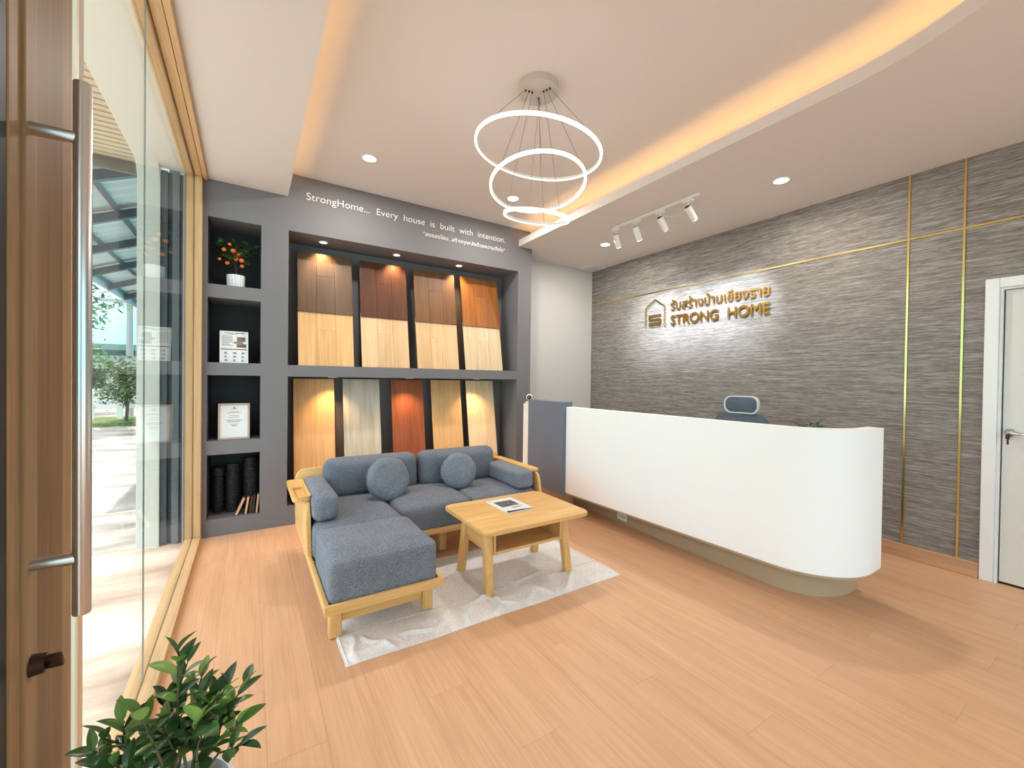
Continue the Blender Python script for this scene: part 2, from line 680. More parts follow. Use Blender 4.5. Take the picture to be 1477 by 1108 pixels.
def wall_strip(bm, a, b, z0, z1):
    g = [[bm.verts.new((p[0], p[1], z)) for p in pl] for pl, z in ((a, z0), (b, z0), (b, z1), (a, z1))]
    n = len(a)
    for k in range(4):
        for i in range(n - 1):
            bm.faces.new((g[k][i], g[k][i + 1], g[(k + 1) % 4][i + 1], g[(k + 1) % 4][i]))
    for e in (0, n - 1):
        bm.faces.new([g[k][e] for k in range(4)])


lip = bmesh.new()
wall_strip(lip, opening(0.0), opening(0.0178), ZL, ZL + 0.078)
struct('trim_4', lip, M['lip_paint'])                            # the upstand hiding the cove light
ris = bmesh.new()
wall_strip(ris, opening(0.17), opening(0.19), ZL + 0.015, ZH)
struct('trim_5', ris, M['white_paint'])                          # back of the cove
uc = bmesh.new()
bm_box(uc, XW - 0.1, XR + 0.12, Y0, YK + 0.1, ZH, ZH + 0.04)
struct('ceiling_upper', uc, M['white_paint'])
led = bmesh.new()
wall_strip(led, opening(0.085, YB - 0.02), opening(0.097, YB - 0.02), ZL + 0.022, ZL + 0.030)
tag(obj('cove_light', led, M['cove_led']), 'warm orange light strip hidden in the cove round the raised ceiling', 'light strip')

# ------------------------------------------------------------------ glass shop wall on the left
win = struct('window_1', box(XW - 0.105, XW - 0.055, 1.386, YB, 0.0, 0.036, bev=0.003, seg=1), M['frame_y'])
fr = lambda n, b, m: obj(n, b, m, win)
fr('sill', box(XW - 0.050, XW + 0.002, 1.386, YB - 0.002, 0.0, 0.036, bev=0.003, seg=1), M['frame_y'])
fr('head', box(XW - 0.105, XW - 0.055, 1.386, YB, 2.935, ZL + 0.03, bev=0.003, seg=1), M['frame_y'])
fr('head', box(XW - 0.050, XW, 1.386, YB - 0.002, 2.955, ZL - 0.001, bev=0.003, seg=1), M['frame_y'])
fr('head_moulding', box(XW + 0.003, XW + 0.035, -0.2, YB - 0.004, 2.950, ZL - 0.001, bev=0.004, seg=1), M['frame_y'])
fr('jamb', box(XW - 0.105, XW - 0.055, YB - 0.075, YB, 0.036, 2.935, bev=0.003, seg=1), M['frame_z'])
fr('jamb', box(XW - 0.050, XW, YB - 0.070, YB - 0.002, 0.036, 2.955, bev=0.003, seg=1), M['frame_z'])
for ya, yb in ((1.386, 2.3345), (2.3375, YB - 0.06)):
    fr('glass_pane', box(XW - 0.0555, XW - 0.0495, ya, yb, 0.030, 2.965), M['glass'])
fr('joint_seal', box(XW - 0.0556, XW - 0.0494, 2.3345, 2.3375, 0.03, 2.965), plain('clear silicone', lin(150, 165, 165), 0.4))
fr('edge_bead', box(XW - 0.058, XW - 0.044, 1.478, 1.494, 0.036, 2.95), plain('pale acrylic bead', lin(238, 232, 214), 0.3))

# entrance door in the same glass wall: its closing stile, the jamb beside it and the pull handle
door = struct('door_1', box(XW - 0.045, XW - 0.004, 1.066, 1.117, 0.01, 2.93, bev=0.002, seg=1), M['stile_z'])
dp = lambda n, b, m, **k: obj(n, b, m, door, **k)
dp('stile', box(XW - 0.050, XW - 0.010, 1.024, 1.0655, 0.01, 2.93, bev=0.002, seg=1), M['stile_z'])
dp('gasket', box(XW - 0.040, XW - 0.012, 0.960, 1.0235, 0.01, 2.93), M['dark_rubber'])
dp('glass_pane', box(XW - 0.034, XW - 0.024, 0.10, 0.970, 0.08, 2.9), M['glass'])
dp('rail', box(XW - 0.050, XW - 0.012, 0.06, 0.9595, 0.01, 0.09), M['frame_y'])
dp('rail', box(XW - 0.050, XW - 0.012, 0.06, 0.9595, 2.86, 2.93), M['frame_y'])
jm = struct('trim_6', box(XW - 0.115, XW - 0.010, 1.119, 1.262, 0.0, 2.955, bev=0.002, seg=1), M['jamb_z'])
obj('jamb_stop', box(XW - 0.115, XW - 0.028, 1.2625, 1.385, 0.0, 2.955, bev=0.002, seg=1), M['stile_z'], jm)
obj('outer_post', box(XW - 0.115, XW - 0.072, 1.555, 1.650, 0.036, 2.935, bev=0.002, seg=1), M['frame_z'], jm)
hx, hy = XW + 0.061, 1.090
pull = dp('pull_handle', lathe([(0.0, 0.899), (0.0125, 0.899), (0.0133, 0.901), (0.0133, 1.889), (0.0125, 1.891), (0.0, 1.891)], hx, hy, 24), M['steel'])
tag(pull, 'brushed steel pull bar')
for hz in (1.787, 1.005):
    obj('standoff', tube([(XW - 0.006, hy, hz), (hx, hy, hz)], 0.0112, 16), M['steel'], pull)
lock = dp('thumb_turn', tube([(XW - 0.006, hy, 0.822), (XW + 0.016, hy, 0.822)], [0.019, 0.0165], 18), M['bronze'])
obj('turn_knob', xform(box(0.0, 0.022, -0.006, 0.006, -0.017, 0.017, bev=0.004), Matrix.Translation((XW + 0.0155, hy, 0.822)) @ Matrix.Rotation(0.6, 4, 'X')), M['bronze'], lock)

# inner door on the right wall
dr = struct('door_2', box(XR + 0.020, XR + 0.060, DY0 + 0.012, DY1 - 0.022, 0.014, DZ - 0.018, bev=0.002, seg=1), plain('cream painted door leaf', lin(222, 219, 213), 0.5))
dq = lambda n, b, m: obj(n, b, m, dr)
for ya, yb in ((DY1, DY1 + 0.066), (DY0 - 0.066, DY0)):
    dq('casing', box(XR - 0.018, XR + 0.02, ya, yb, 0, DZ + 0.066, bev=0.003, seg=1), M['white_gloss'])
dq('casing', box(XR - 0.018, XR + 0.02, DY0, DY1, DZ, DZ + 0.066, bev=0.003, seg=1), M['white_gloss'])
for ya, yb in ((DY1 - 0.016, DY1 - 0.001), (DY0 + 0.001, DY0 + 0.010)):
    dq('frame_stop', box(XR - 0.004, XR + 0.11, ya, yb, 0, DZ - 0.001), M['white_gloss'])
dq('frame_stop', box(XR - 0.004, XR + 0.11, DY0 + 0.010, DY1 - 0.016, DZ - 0.014, DZ - 0.001), M['white_gloss'])
ly, lz = 0.565, 1.035
rose = dq('handle_rose', tube([(XR + 0.019, ly, lz), (XR + 0.008, ly, lz)], [0.029, 0.025], 24), M['chrome'])
obj('lever', tube([(XR + 0.012, ly, lz), (XR - 0.03, ly, lz), (XR - 0.036, ly - 0.02, lz), (XR - 0.034, ly - 0.07, lz - 0.002), (XR - 0.030, ly - 0.125, lz - 0.004)], [0.010, 0.011, 0.012, 0.010, 0.008], 14), M['chrome'], rose)
kb = tube([(XR + 0.0, ly, lz - 0.010), (XR - 0.045, ly + 0.003, lz - 0.012)], 0.005, 8)
bm_box(kb, XR - 0.050, XR - 0.046, ly - 0.008, ly + 0.012, lz - 0.040, lz - 0.008, bev=0.002, seg=1)
bm_box(kb, XR - 0.052, XR - 0.050, ly - 0.004, ly + 0.006, lz - 0.075, lz - 0.040)
obj('key', kb, M['bronze'], rose)

# ------------------------------------------------------------------ built-in bookcase on the back wall
BK = 4.66                                                        # inner face of its back
YE = YK + 0.06
case = thing('bookcase', 'slate grey built-in display bookcase covering the far wall with white lettering', 'bookcase', (1.3, YB, 0))
G = M['grey_paint']
cp = lambda n, b: obj(n, b, G, case)
cp('side_panel', box(XW - 0.12, -0.292, YB, YE, 0, ZH))
cp('divider', box(0.087, 0.298, YB, YE, 0, ZH))
cp('side_panel', box(2.772, 2.9655, YB, YE, 0, ZH))
obj('back_panel', box(-0.292, 0.087, BK, YE, 0, ZH), M['charcoal'], case)
for z0, z1 in ((0.143, 0.687), (0.802, 1.356), (1.463, 2.005), (2.116, 2.671)):
    obj('niche_lining', box(-0.2918, -0.288, YB + 0.012, BK, z0, z1), M['charcoal'], case)
cp('back_panel', box(0.298, 2.772, BK, YE, 0, ZH))
for z0, z1 in ((0, 0.143), (0.687, 0.802), (1.356, 1.463), (2.005, 2.116)):
    cp('shelf', box(-0.292, 0.087, YB, BK, z0, z1))
cp('header', box(-0.292, 0.087, YB, BK, 2.671, ZH))
cp('plinth', box(0.298, 2.772, YB, BK, 0, 0.147))
cp('shelf', box(0.298, 2.772, YB, BK, 1.353, 1.457))
cp('header', box(0.298, 2.772, YB, BK, 2.671, ZH))
LM = plain('white vinyl lettering', lin(240, 236, 232), 0.6)


def wall_text(body, x0, x1, zb, h, **k):
    bm = text_bm(body, x0, x1, zb, h, extrude=0.0015, **k)
    bmesh.ops.translate(bm, verts=bm.verts[:], vec=(0, YB - 0.0002, 0))
    letters(bm, LM, case)


wall_text('StrongHome...  Every  house  is  built  with  intention.', 0.440, 2.578, 2.982, 0.068, bold=-0.008)
wall_text('"สตรองโฮม...สร้างทุกหลังด้วยความตั้งใจ"', 1.560, 2.575, 2.872, 0.040)


# recessed spotlights under the shelves
def shelf_spot(x, z, label, group, y=4.44, en=17):
    t = thing('recessed_spotlight', label, 'spotlight', (x, y, z), group)
    bm = bmesh.new()
    n = 28
    ang = [2 * PI * i / n for i in range(n)]
    bm_ring(bm, [(x + 0.043 * math.cos(a), y + 0.043 * math.sin(a)) for a in ang], [(x + 0.030 * math.cos(a), y + 0.030 * math.sin(a)) for a in ang], z - 0.006, z, 'z')
    obj('trim_ring', bm, M['white_metal'], t)
    obj('lens', lathe([(0.0, z - 0.004), (0.0295, z - 0.004), (0.0295, z - 0.0005), (0.0, z - 0.0005)], x, y, 24), M['lamp_warm'], t)
    lamp('spot_lamp', 'SPOT', (x, y, z - 0.012), en, (1.0, 0.62, 0.28), target=(x, y + 0.055, z - 1.0), spot_size=1.75, spot_blend=0.85, shadow_soft_size=0.02)


shelf_spot(0.61, 2.671, 'recessed warm spotlight above the leftmost sample board of upper row', 'spotlights in the bookcase')
shelf_spot(1.33, 2.671, 'recessed warm spotlight in the middle of the bookcase top', 'spotlights in the bookcase')
shelf_spot(2.06, 2.671, 'recessed warm spotlight above the rightmost upper sample board', 'spotlights in the bookcase')
shelf_spot(0.70, 1.353, 'recessed warm spotlight above the leftmost board of lower row', 'spotlights in the bookcase', y=4.40)
shelf_spot(1.46, 1.353, 'recessed warm spotlight above the red brown board of lower row', 'spotlights in the bookcase', y=4.36)
shelf_spot(2.27, 1.353, 'recessed warm spotlight above the pale rightmost board of lower row', 'spotlights in the bookcase', y=4.36)


# ---- flooring sample boards leaning in the bookcase
def W(name, d, m, l, **k):
    return wood(name, lin(*d), lin(*m), lin(*l), 'Z', **k)


W_up = [W('smoked grey oak', (70, 52, 38), (98, 76, 58), (120, 96, 74)), W('dark walnut', (58, 32, 22), (86, 50, 34), (108, 66, 46)),
        W('brown teak', (84, 54, 30), (112, 76, 46), (132, 94, 60)), W('amber oak', (124, 68, 22), (156, 92, 36), (180, 116, 54))]
W_lo = [W('natural knotty oak', (196, 148, 96), (218, 172, 118), (232, 190, 138)), W('pale pink oak', (206, 164, 122), (226, 186, 144), (238, 202, 164)),
        W('light beige oak', (200, 160, 118), (220, 182, 138), (234, 200, 158)), W('bleached oak', (206, 176, 138), (226, 198, 160), (238, 214, 180))]
up_x = [(0.388, 0.885), (0.962, 1.452), (1.541, 2.031), (2.113, 2.611)]
names_up = ['smoky grey brown', 'dark red brown walnut', 'mid brown', 'glowing amber brown']
names_lo = ['golden knotty oak', 'pinkish pale oak', 'light beige oak', 'bleached pale oak']
posn = ['leftmost', 'second from left', 'third from left', 'rightmost']
LEAN_U = math.atan2(0.20, 1.115)


def sample_board(x0, x1, z0, h, y0, lean, thick, mat, label, planks=3, group=None, s0=0.0, lift=0.0):
    """board with its bottom edge at (y0, z0), leaning back; s0: start along the slope; lift: proud of the slope"""
    t = thing('flooring_sample_board', label, 'sample board', ((x0 + x1) / 2, y0 + s0 * math.sin(lean) - lift * math.cos(lean), z0 + s0 * math.cos(lean) - lift * math.sin(lean)), group, rot=(-lean, 0, 0))
    w = x1 - x0
    pw = w / planks
    for i in range(planks):
        a = -w / 2 + i * pw
        g = 0.0006 if planks > 1 else 0
        cuts = [(0.0, h)] if planks == 1 else [(0.0, h * (0.45, 0.62, 0.38)[i % 3]), (h * (0.45, 0.62, 0.38)[i % 3], h)]
        if planks > 1 and i != 1:
            cuts = [(0.0, h)]
        for c0, c1 in cuts:
            obj('plank', box(a + g, a + pw - g, 0.0, thick, c0 + (0.0006 if c0 else 0), c1, bev=0.0012, seg=1), mat, t, local=True)
    return t


for i, (a, b) in enumerate(up_x):
    sample_board(a, b, 1.4575, 0.575, 4.332, LEAN_U, 0.012, W_lo[i], '%s flooring sample board, %s of the lower halves on the upper shelf' % (names_lo[i], posn[i]), 3, 'flooring boards on the upper shelf')
    sample_board(a, b, 1.4575, 0.605, 4.332, LEAN_U, 0.012, W_up[i], '%s flooring sample board, %s of the dark upper halves on the upper shelf' % (names_up[i], posn[i]), 3, 'flooring boards on the upper shelf', s0=0.53, lift=0.0135)
lo_b = [(0.366, 0.735, W('honey oak sample', (190, 140, 88), (212, 164, 110), (228, 184, 132)), 'golden honey oak wide flooring board, leftmost in the lower row behind sofa'),
        (0.820, 1.190, W('washed grey oak sample', (150, 142, 128), (184, 178, 164), (206, 202, 190)), 'washed grey oak wide flooring board, second in the lower row'),
        (1.316, 1.676, W('red merbau sample', (96, 46, 24), (142, 76, 44), (176, 104, 66)), 'red brown streaked wide flooring board, middle of the lower row'),
        (1.776, 2.146, W('tan oak sample', (190, 146, 96), (210, 168, 116), (226, 186, 136)), 'plain tan oak wide flooring board, fourth in the lower row'),
        (2.222, 2.598, W('cream oak sample', (208, 176, 136), (228, 200, 162), (242, 220, 188)), 'pale cream oak wide flooring board, rightmost in the lower row')]
LEAN_L = math.atan2(0.20, 1.19)
for a, b, m, lab in lo_b:
    sample_board(a, b, 0.1475, 1.203, 4.365, LEAN_L, 0.012, m, lab, 1, 'flooring boards on the lower shelf')

# ---- potted mandarin tree in the top niche
leaf_green = plain('dark citrus leaf', lin(44, 84, 40), 0.4, grain=0.35, gscale=30)
stem_mat = plain('brown twig', lin(84, 62, 42), 0.8)


def leaf_mesh(name, L, Wd, mat, fold=0.16, curl=0.10, n=6):
    bm = bmesh.new()
    prev = None
    for i in range(n + 1):
        t = i / n
        w = Wd * (math.sin(PI * min(1, t ** 0.85)) ** 0.75) * 0.5 + 0.0004
        z = curl * L * (t - t * t * 1.6)
        c = bm.verts.new((0, t * L, z))
        l_ = bm.verts.new((-w, t * L, z + w * fold * 2))
        r_ = bm.verts.new((w, t * L, z + w * fold * 2))
        if prev:
            bm.faces.new((prev[0], c, l_, prev[1]))
            bm.faces.new((prev[0], prev[2], r_, c))
        prev = (c, l_, r_)
    o = obj(name, bm, mat, None)
    me = o.data
    bpy.data.objects.remove(o)
    return me


def put_mesh(name, me, parent, loc, direction, roll=0.0, scale=1.0):
    o = bpy.data.objects.new(name, me)
    C.objects.link(o)
    o.parent = parent
    d = Vector(direction).normalized()
    q = d.to_track_quat('Y', 'Z')
    o.rotation_mode = 'QUATERNION'
    from mathutils import Quaternion
    o.rotation_quaternion = q @ Quaternion((0, 1, 0), roll)
    o.location = loc
    o.scale = (scale, scale, scale)
    return o


px, py, pz = -0.10, 4.40, 2.1165
t = thing('potted_mandarin_tree', 'small mandarin tree with orange fruit in a fluted white pot in top niche', 'plant', (px, py, pz))
flut = lambda k: 0.045 * (1 if k % 4 < 2 else -1)
obj('fluted_pot', lathe([(0.0, pz), (0.062, pz), (0.064, pz + 0.01), (0.066, pz + 0.115), (0.058, pz + 0.117), (0.055, pz + 0.09), (0.0, pz + 0.09)], px, py, 64, wave=lambda k: flut(k)), M['white_gloss'], t)
obj('soil', lathe([(0.0, pz + 0.095), (0.052, pz + 0.095), (0.052, pz + 0.091), (0, pz + 0.091)], px, py, 20), plain('dark potting soil', lin(46, 36, 30), 0.95), t)
tr = bmesh.new()
bm_tube(tr, [(px, py, pz + 0.09), (px + 0.004, py, pz + 0.18), (px - 0.004, py, pz + 0.28), (px + 0.004, py, pz + 0.40)], [0.006, 0.005, 0.004, 0.002], 8)
fruit_mat = plain('mandarin peel', lin(236, 118, 40), 0.45)
fr_pos = [(-0.085, 0.31, 0.018), (-0.02, 0.31, 0.020), (0.02, 0.285, 0.017), (0.002, 0.245, 0.020), (0.042, 0.235, 0.020), (-0.115, 0.225, 0.014), (-0.06, 0.20, 0.018), (0.045, 0.19, 0.016), (-0.045, 0.36, 0.015)]
rb = random.Random(3)
lm = leaf_mesh('leaf', 0.055, 0.026, leaf_green)
tips = []
for k in range(26):
    a = rb.uniform(0, 2 * PI)
    zz = rb.uniform(0.2, 0.40)
    rr = rb.uniform(0.05, 0.13) * (1.1 - abs(zz - 0.3) * 2.2)
    tip = Vector((px + 0.01 + rr * math.cos(a) * 1.15, py + rr * math.sin(a), pz + zz))
    bm_tube(tr, [(px, py, pz + zz - 0.06), ((px + tip.x) / 2, (py + tip.y) / 2, pz + zz - 0.02), tip], [0.0025, 0.002, 0.0012], 5)
    tips.append((tip, a))
obj('trunk', tr, stem_mat, t)
for tip, a in tips:
    for j in range(4):
        d = Vector((math.cos(a + rb.uniform(-1.3, 1.3)), math.sin(a + rb.uniform(-1.3, 1.3)), rb.uniform(-0.3, 0.8)))
        put_mesh('leaf', lm, t, tip - LOC[t], d, rb.uniform(-1, 1), rb.uniform(0.7, 1.15))
for fx, fz, r in fr_pos:
    fy = py - 0.07 + rb.uniform(-0.02, 0.02)
    obj('fruit', lathe([(0.0, pz + fz - r * 0.85), (r * 0.6, pz + fz - r * 0.72), (r, pz + fz), (r * 0.62, pz + fz + r * 0.7), (r * 0.15, pz + fz + r * 0.8), (0.0, pz + fz + r * 0.74)], px + fx, fy, 16), fruit_mat, t)


# ---- leaning brochure card in the second niche, framed certificate in the third
def lean_matrix(x, y, z, lean, yaw=0.0):
    return Matrix.Translation((x, y, z)) @ Matrix.Rotation(yaw, 4, 'Z') @ Matrix.Rotation(-lean, 4, 'X')


t = thing('brochure_card', 'white printed card with small photos and product table leaning in second niche', 'card', (-0.108, 4.34, 1.4635))
mt = lean_matrix(-0.108, 4.34, 1.4635, 0.16, 0.05)
cw, ch = 0.208, 0.282
tm = lambda bm: xform(bm, mt)
obj('card', tm(box(-cw / 2, cw / 2, 0, 0.004, 0, ch)), M['paper'], t)

def pbar(bm, x0, x1, z0, z1, d=0.0006):
    bm_box(bm, x0, x1, -d, 0.0, z0, z1)


rp = random.Random(5)
lt = bmesh.new()
for k, zz in enumerate((0.262, 0.254)):
    pbar(lt, -0.07 + 0.03 * k, 0.0 + 0.02 * k, zz, zz + 0.0035)
for k in range(9):
    zz = 0.236 - k * 0.0105
    pbar(lt, -0.088, -0.088 + rp.uniform(0.05, 0.085), zz, zz + 0.003)
for r_ in range(3):
    for c_ in range(3):
        xx, zz = -0.072 + c_ * 0.062, 0.078 - r_ * 0.032
        pbar(lt, xx, xx + rp.uniform(0.018, 0.034), zz, zz + 0.003)
obj('print', tm(lt), M['ink'], t)
dk = bmesh.new()
pbar(dk, 0.01, 0.078, 0.263, 0.269)
pbar(dk, -0.094, 0.092, 0.117, 0.124)
for r_ in range(3):
    for c_ in range(3):
        xx, zz = -0.072 + c_ * 0.062, 0.086 - r_ * 0.032
        pbar(dk, xx + 0.002, xx + rp.uniform(0.016, 0.028), zz, zz + 0.008)
obj('heading', tm(dk), M['ink_dark'], t)
for (a, b, z0, z1), col in zip(((0.02, 0.082, 0.192, 0.232), (-0.004, 0.066, 0.172, 0.190), (0.018, 0.088, 0.138, 0.170)), ((120, 110, 108), (150, 124, 108), (128, 104, 90))):
    bm = bmesh.new()
    pbar(bm, a, b, z0, z1, 0.0009)
    obj('photo', tm(bm), plain('printed photo', lin(*col), 0.5, grain=0.6, gscale=90), t)

t = thing('framed_certificate', 'certificate in a light wooden frame leaning in the third niche', 'picture frame', (-0.105, 4.34, 0.8025))
mt = lean_matrix(-0.105, 4.335, 0.8025, 0.13, 0.03)
tm = lambda bm: xform(bm, mt)
fw, fh = 0.232, 0.312
fm = plain('pale pinkish wood frame', lin(206, 178, 158), 0.5, grain=0.12, gscale=40)
for n_, b_ in (('frame_side', (-fw / 2, -fw / 2 + 0.017, 0, 0.018, 0, fh)), ('frame_side', (fw / 2 - 0.017, fw / 2, 0, 0.018, 0, fh)), ('frame_rail', (-fw / 2 + 0.017, fw / 2 - 0.017, 0, 0.018, 0, 0.017)), ('frame_rail', (-fw / 2 + 0.017, fw / 2 - 0.017, 0, 0.018, fh - 0.017, fh))):
    obj(n_, tm(box(*b_, bev=0.002, seg=1)), fm, t)
obj('certificate', tm(box(-fw / 2 + 0.016, fw / 2 - 0.016, 0.008, 0.014, 0.016, fh - 0.016)), M['paper'], t)
bm = bmesh.new()
for zz, ww in ((0.262, 0.05), (0.238, 0.06), (0.228, 0.10), (0.203, 0.07), (0.188, 0.08), (0.165, 0.13), (0.157, 0.10), (0.147, 0.09), (0.128, 0.06), (0.120, 0.04), (0.112, 0.035)):
    bm_box(bm, -ww / 2, ww / 2, 0.0072, 0.008, zz, zz + 0.0028)
obj('print', tm(bm), M['ink'], t)
bm = bmesh.new()
bm_prism(bm, [(-0.009, 0.284), (0.0, 0.274), (0.009, 0.284), (0.005, 0.270), (0.0, 0.265), (-0.005, 0.270)], 0.0070, 0.008, 'y')
obj('emblem', tm(bm), M['ink_dark'], t)

# ---- rolls of dark mesh and little wood samples in the bottom niche
rollm = NT('dark ribbed mesh')
p = rollm.principled(lin(40, 42, 46), 0.55)
nz = rollm.noise(rollm.coords((1, 1, 1.2)), 130, 2, 0.7)
rollm.l(rollm.ramp(nz, [(0.45, lin(16, 17, 19)), (0.62, lin(92, 96, 102))]), p.inputs['Base Color'])
rollm.bump(nz, 0.6, 0.003)
roll_lab = ['dark mesh roll standing at far left of the bottom niche', 'black ribbed mesh roll second from left in the bottom niche', 'tall dark mesh roll behind the wooden samples in bottom niche']
for i, (rx, ry, rr, hh) in enumerate(((-0.225, 4.50, 0.045, 0.395), (-0.118, 4.475, 0.052, 0.425), (0.018, 4.52, 0.058, 0.46))):
    t = thing('mesh_roll', roll_lab[i], 'roll', (rx, ry, 0.1435), 'mesh rolls in the bottom niche')
    spiral = []
    for k in range(73):
        a = k * PI / 9
        r = rr * (0.45 + 0.55 * k / 72)
        spiral.append((rx + r * math.cos(a), ry + r * math.sin(a)))
    bm = bmesh.new()
    lo = [bm.verts.new((x_, y_, 0.1435)) for x_, y_ in spiral]
    hi = [bm.verts.new((x_, y_, 0.1435 + hh)) for x_, y_ in spiral]
    for k in range(72):
        bm.faces.new((lo[k], lo[k + 1], hi[k + 1], hi[k]))
    bmesh.ops.solidify(bm, geom=bm.faces[:], thickness=0.0022)
    obj('mesh_sheet', bm, rollm.m, t)
    bm = bmesh.new()
    bm_ring(bm, [(rx + (rr + 0.004) * math.cos(a * PI / 12), ry + (rr + 0.004) * math.sin(a * PI / 12)) for a in range(24)], [(rx + (rr + 0.0025) * math.cos(a * PI / 12), ry + (rr + 0.0025) * math.sin(a * PI / 12)) for a in range(24)], 0.1435 + hh * 0.8, 0.1435 + hh * 0.8 + 0.012)
    obj('tie_band', bm, M['black'], t)
bk_lab = ['tilted outermost left of the small wooden samples in the bottom niche', 'second from left small wooden sample leaning in bottom niche', 'thin dark brown wooden sample in the middle of the row in bottom niche', 'thin wooden sample second from right in the bottom niche', 'rightmost pale faced wooden sample in the bottom niche']
edge_m = plain('pale sample edge', lin(214, 170, 140), 0.6)
for i, (bx, lean, hh, th, face) in enumerate(((-0.098, 0.40, 0.150, 0.018, 1), (-0.026, 0.14, 0.148, 0.016, 1), (0.0085, 0.10, 0.145, 0.013, 0), (0.030, 0.09, 0.155, 0.013, 0), (0.056, 0.09, 0.160, 0.015, 1))):
    t = thing('wood_sample', bk_lab[i], 'wood sample', (bx, 4.30, 0.1438), 'small wood samples in the bottom niche', rot=(0, lean, 0))
    dp0 = th * math.sin(lean)
    obj('block', box(0, th, 0.006, 0.075, dp0, dp0 + hh), plain('sample wood %d' % i, lin(*((150, 96, 66), (128, 82, 54), (96, 58, 40), (110, 66, 46), (150, 98, 70))[i]), 0.5, grain=0.15), t, local=True)
    obj('front_edge', box(0.0005, th - 0.0005, 0.0, 0.006, dp0, dp0 + hh), edge_m if face else stem_mat, t, local=True)

# ------------------------------------------------------------------ sofa with chaise
so = thing('corner_sofa', 'rubberwood corner sofa with chaise and heather grey cushions', 'sofa', (1.22, 3.0, 0))
PX, PY, PZ = M['pine'], M['pine_y'], M['pine_z']
sp = lambda n, b, m, **k: obj(n, b, m, so, **k)
B4 = dict(bev=0.004, seg=2)
sp('front_rail', box(0.310, 0.922, 2.128, 2.153, 0.204, 0.250, **B4), PX)
sp('side_rail', box(0.310, 0.334, 2.1535, 3.60, 0.204, 0.250, **B4), PY)
sp('side_rail', box(0.898, 0.922, 2.1535, 2.868, 0.204, 0.250, **B4), PY)
sp('front_rail', box(0.898, 2.130, 2.8685, 2.893, 0.204, 0.250, **B4), PX)
sp('side_rail', box(2.106, 2.130, 2.8935, 3.60, 0.204, 0.250, **B4), PY)
for i in range(7):
    sp('platform_slat', box(0.336, 0.896, 2.17 + i * 0.105, 2.245 + i * 0.105, 0.205, 0.217), PX)
for i in range(6):
    sp('platform_slat', box(0.336, 2.104, 2.91 + i * 0.115, 2.995 + i * 0.115, 0.205, 0.217), PX)
sp('apron', box(0.4185, 0.8535, 2.292, 2.316, 0.075, 0.2035, **B4), PX)
sp('apron', box(0.372, 0.396, 2.345, 3.46, 0.128, 0.2035, **B4), PY)
sp('apron', box(1.33, 2.00, 3.05, 3.074, 0.128, 0.2035, **B4), PX)
for x0, y0 in ((0.354, 2.276), (0.854, 2.276), (0.354, 3.46), (2.010, 3.030), (2.010, 3.46), (1.268, 3.030), (1.268, 3.46)):
    sp('leg', box(x0, x0 + 0.064, y0, y0 + 0.062, 0.007 if (x0 > 0.5 and y0 < 2.5) else 0.0, 0.2038, bev=0.012, seg=3), PZ)
sp('back_panel', prism(rrect(0.310, 2.130, 0.20, 0.632, 0.07, 6), 3.602, 3.628, 'y', bev=0.005), PX)


def arm_side(x0, x1):
    pts = [(3.600, 0.2505), (3.600, 0.556), (2.955, 0.556)]
    for i in range(9):
        a = PI / 2 + (PI / 2) * i / 8
        pts.append((2.955 + 0.075 * math.cos(a), 0.481 + 0.075 * math.sin(a)))
    pts += [(2.872, 0.43), (2.858, 0.37), (2.835, 0.31), (2.800, 0.2505)]
    return prism(pts, x0, x1, 'x', bev=0.005)


sp('arm_panel', arm_side(0.3105, 0.3345), PZ)
sp('arm_panel', arm_side(2.1055, 2.1295), PZ)
sp('arm_rail', prism(rrect(2.062, 2.150, 2.93, 3.598, 0.02, 4), 0.5565, 0.582, 'z', bev=0.005), PY)
tray = sp('arm_tray', prism(rrect(0.238, 0.344, 2.925, 3.46, 0.03, 6), 0.5565, 0.570, 'z', bev=0.003), PY)
bm = bmesh.new()
bm_ring(bm, rrect(0.238, 0.344, 2.925, 3.46, 0.03, 6), rrect(0.254, 0.328, 2.941, 3.21, 0.018, 6), 0.5702, 0.588)
obj('tray_rim', bm, PY, tray)
FB, FD = M['grey_fabric'], M['grey_fabric_dark']
seed = [0]


def soft(name, x0, x1, y0, y1, z0, z1, r, puff, mat, tilt=0.0, ps=0.0, wr=0.004):
    seed[0] += 1
    bm = cushion(x1 - x0, y1 - y0, z1 - z0, r, puff, 14, wr, seed[0], ps)
    if tilt:
        bmesh.ops.transform(bm, matrix=Matrix.Rotation(-tilt, 4, 'X'), verts=bm.verts[:])
    bmesh.ops.translate(bm, verts=bm.verts[:], vec=((x0 + x1) / 2, (y0 + y1) / 2, (z0 + z1) / 2))
    return sp(name, bm, mat, angle=80)


soft('chaise_cushion', 0.338, 0.896, 2.158, 2.700, 0.2175, 0.448, 0.032, 0.012, FB)
soft('seat_cushion', 0.338, 0.893, 2.704, 3.560, 0.2175, 0.432, 0.05, 0.014, FD)
soft('seat_cushion', 0.899, 1.477, 2.862, 3.560, 0.2175, 0.440, 0.06, 0.016, FD)
soft('seat_cushion', 1.481, 2.100, 2.875, 3.560, 0.2175, 0.425, 0.05, 0.014, FD)
soft('back_cushion', 0.490, 1.222, 3.380, 3.560, 0.412, 0.722, 0.075, 0.0, FD, tilt=0.10, ps=0.02)
soft('back_cushion', 1.236, 1.978, 3.380, 3.560, 0.408, 0.722, 0.075, 0.0, FD, tilt=0.10, ps=0.02)
soft('arm_cushion', 0.338, 0.502, 2.82, 3.44, 0.430, 0.612, 0.06, 0.006, FB)
soft('arm_cushion', 1.895, 2.062, 2.88, 3.44, 0.432, 0.580, 0.035, 0.006, FB)


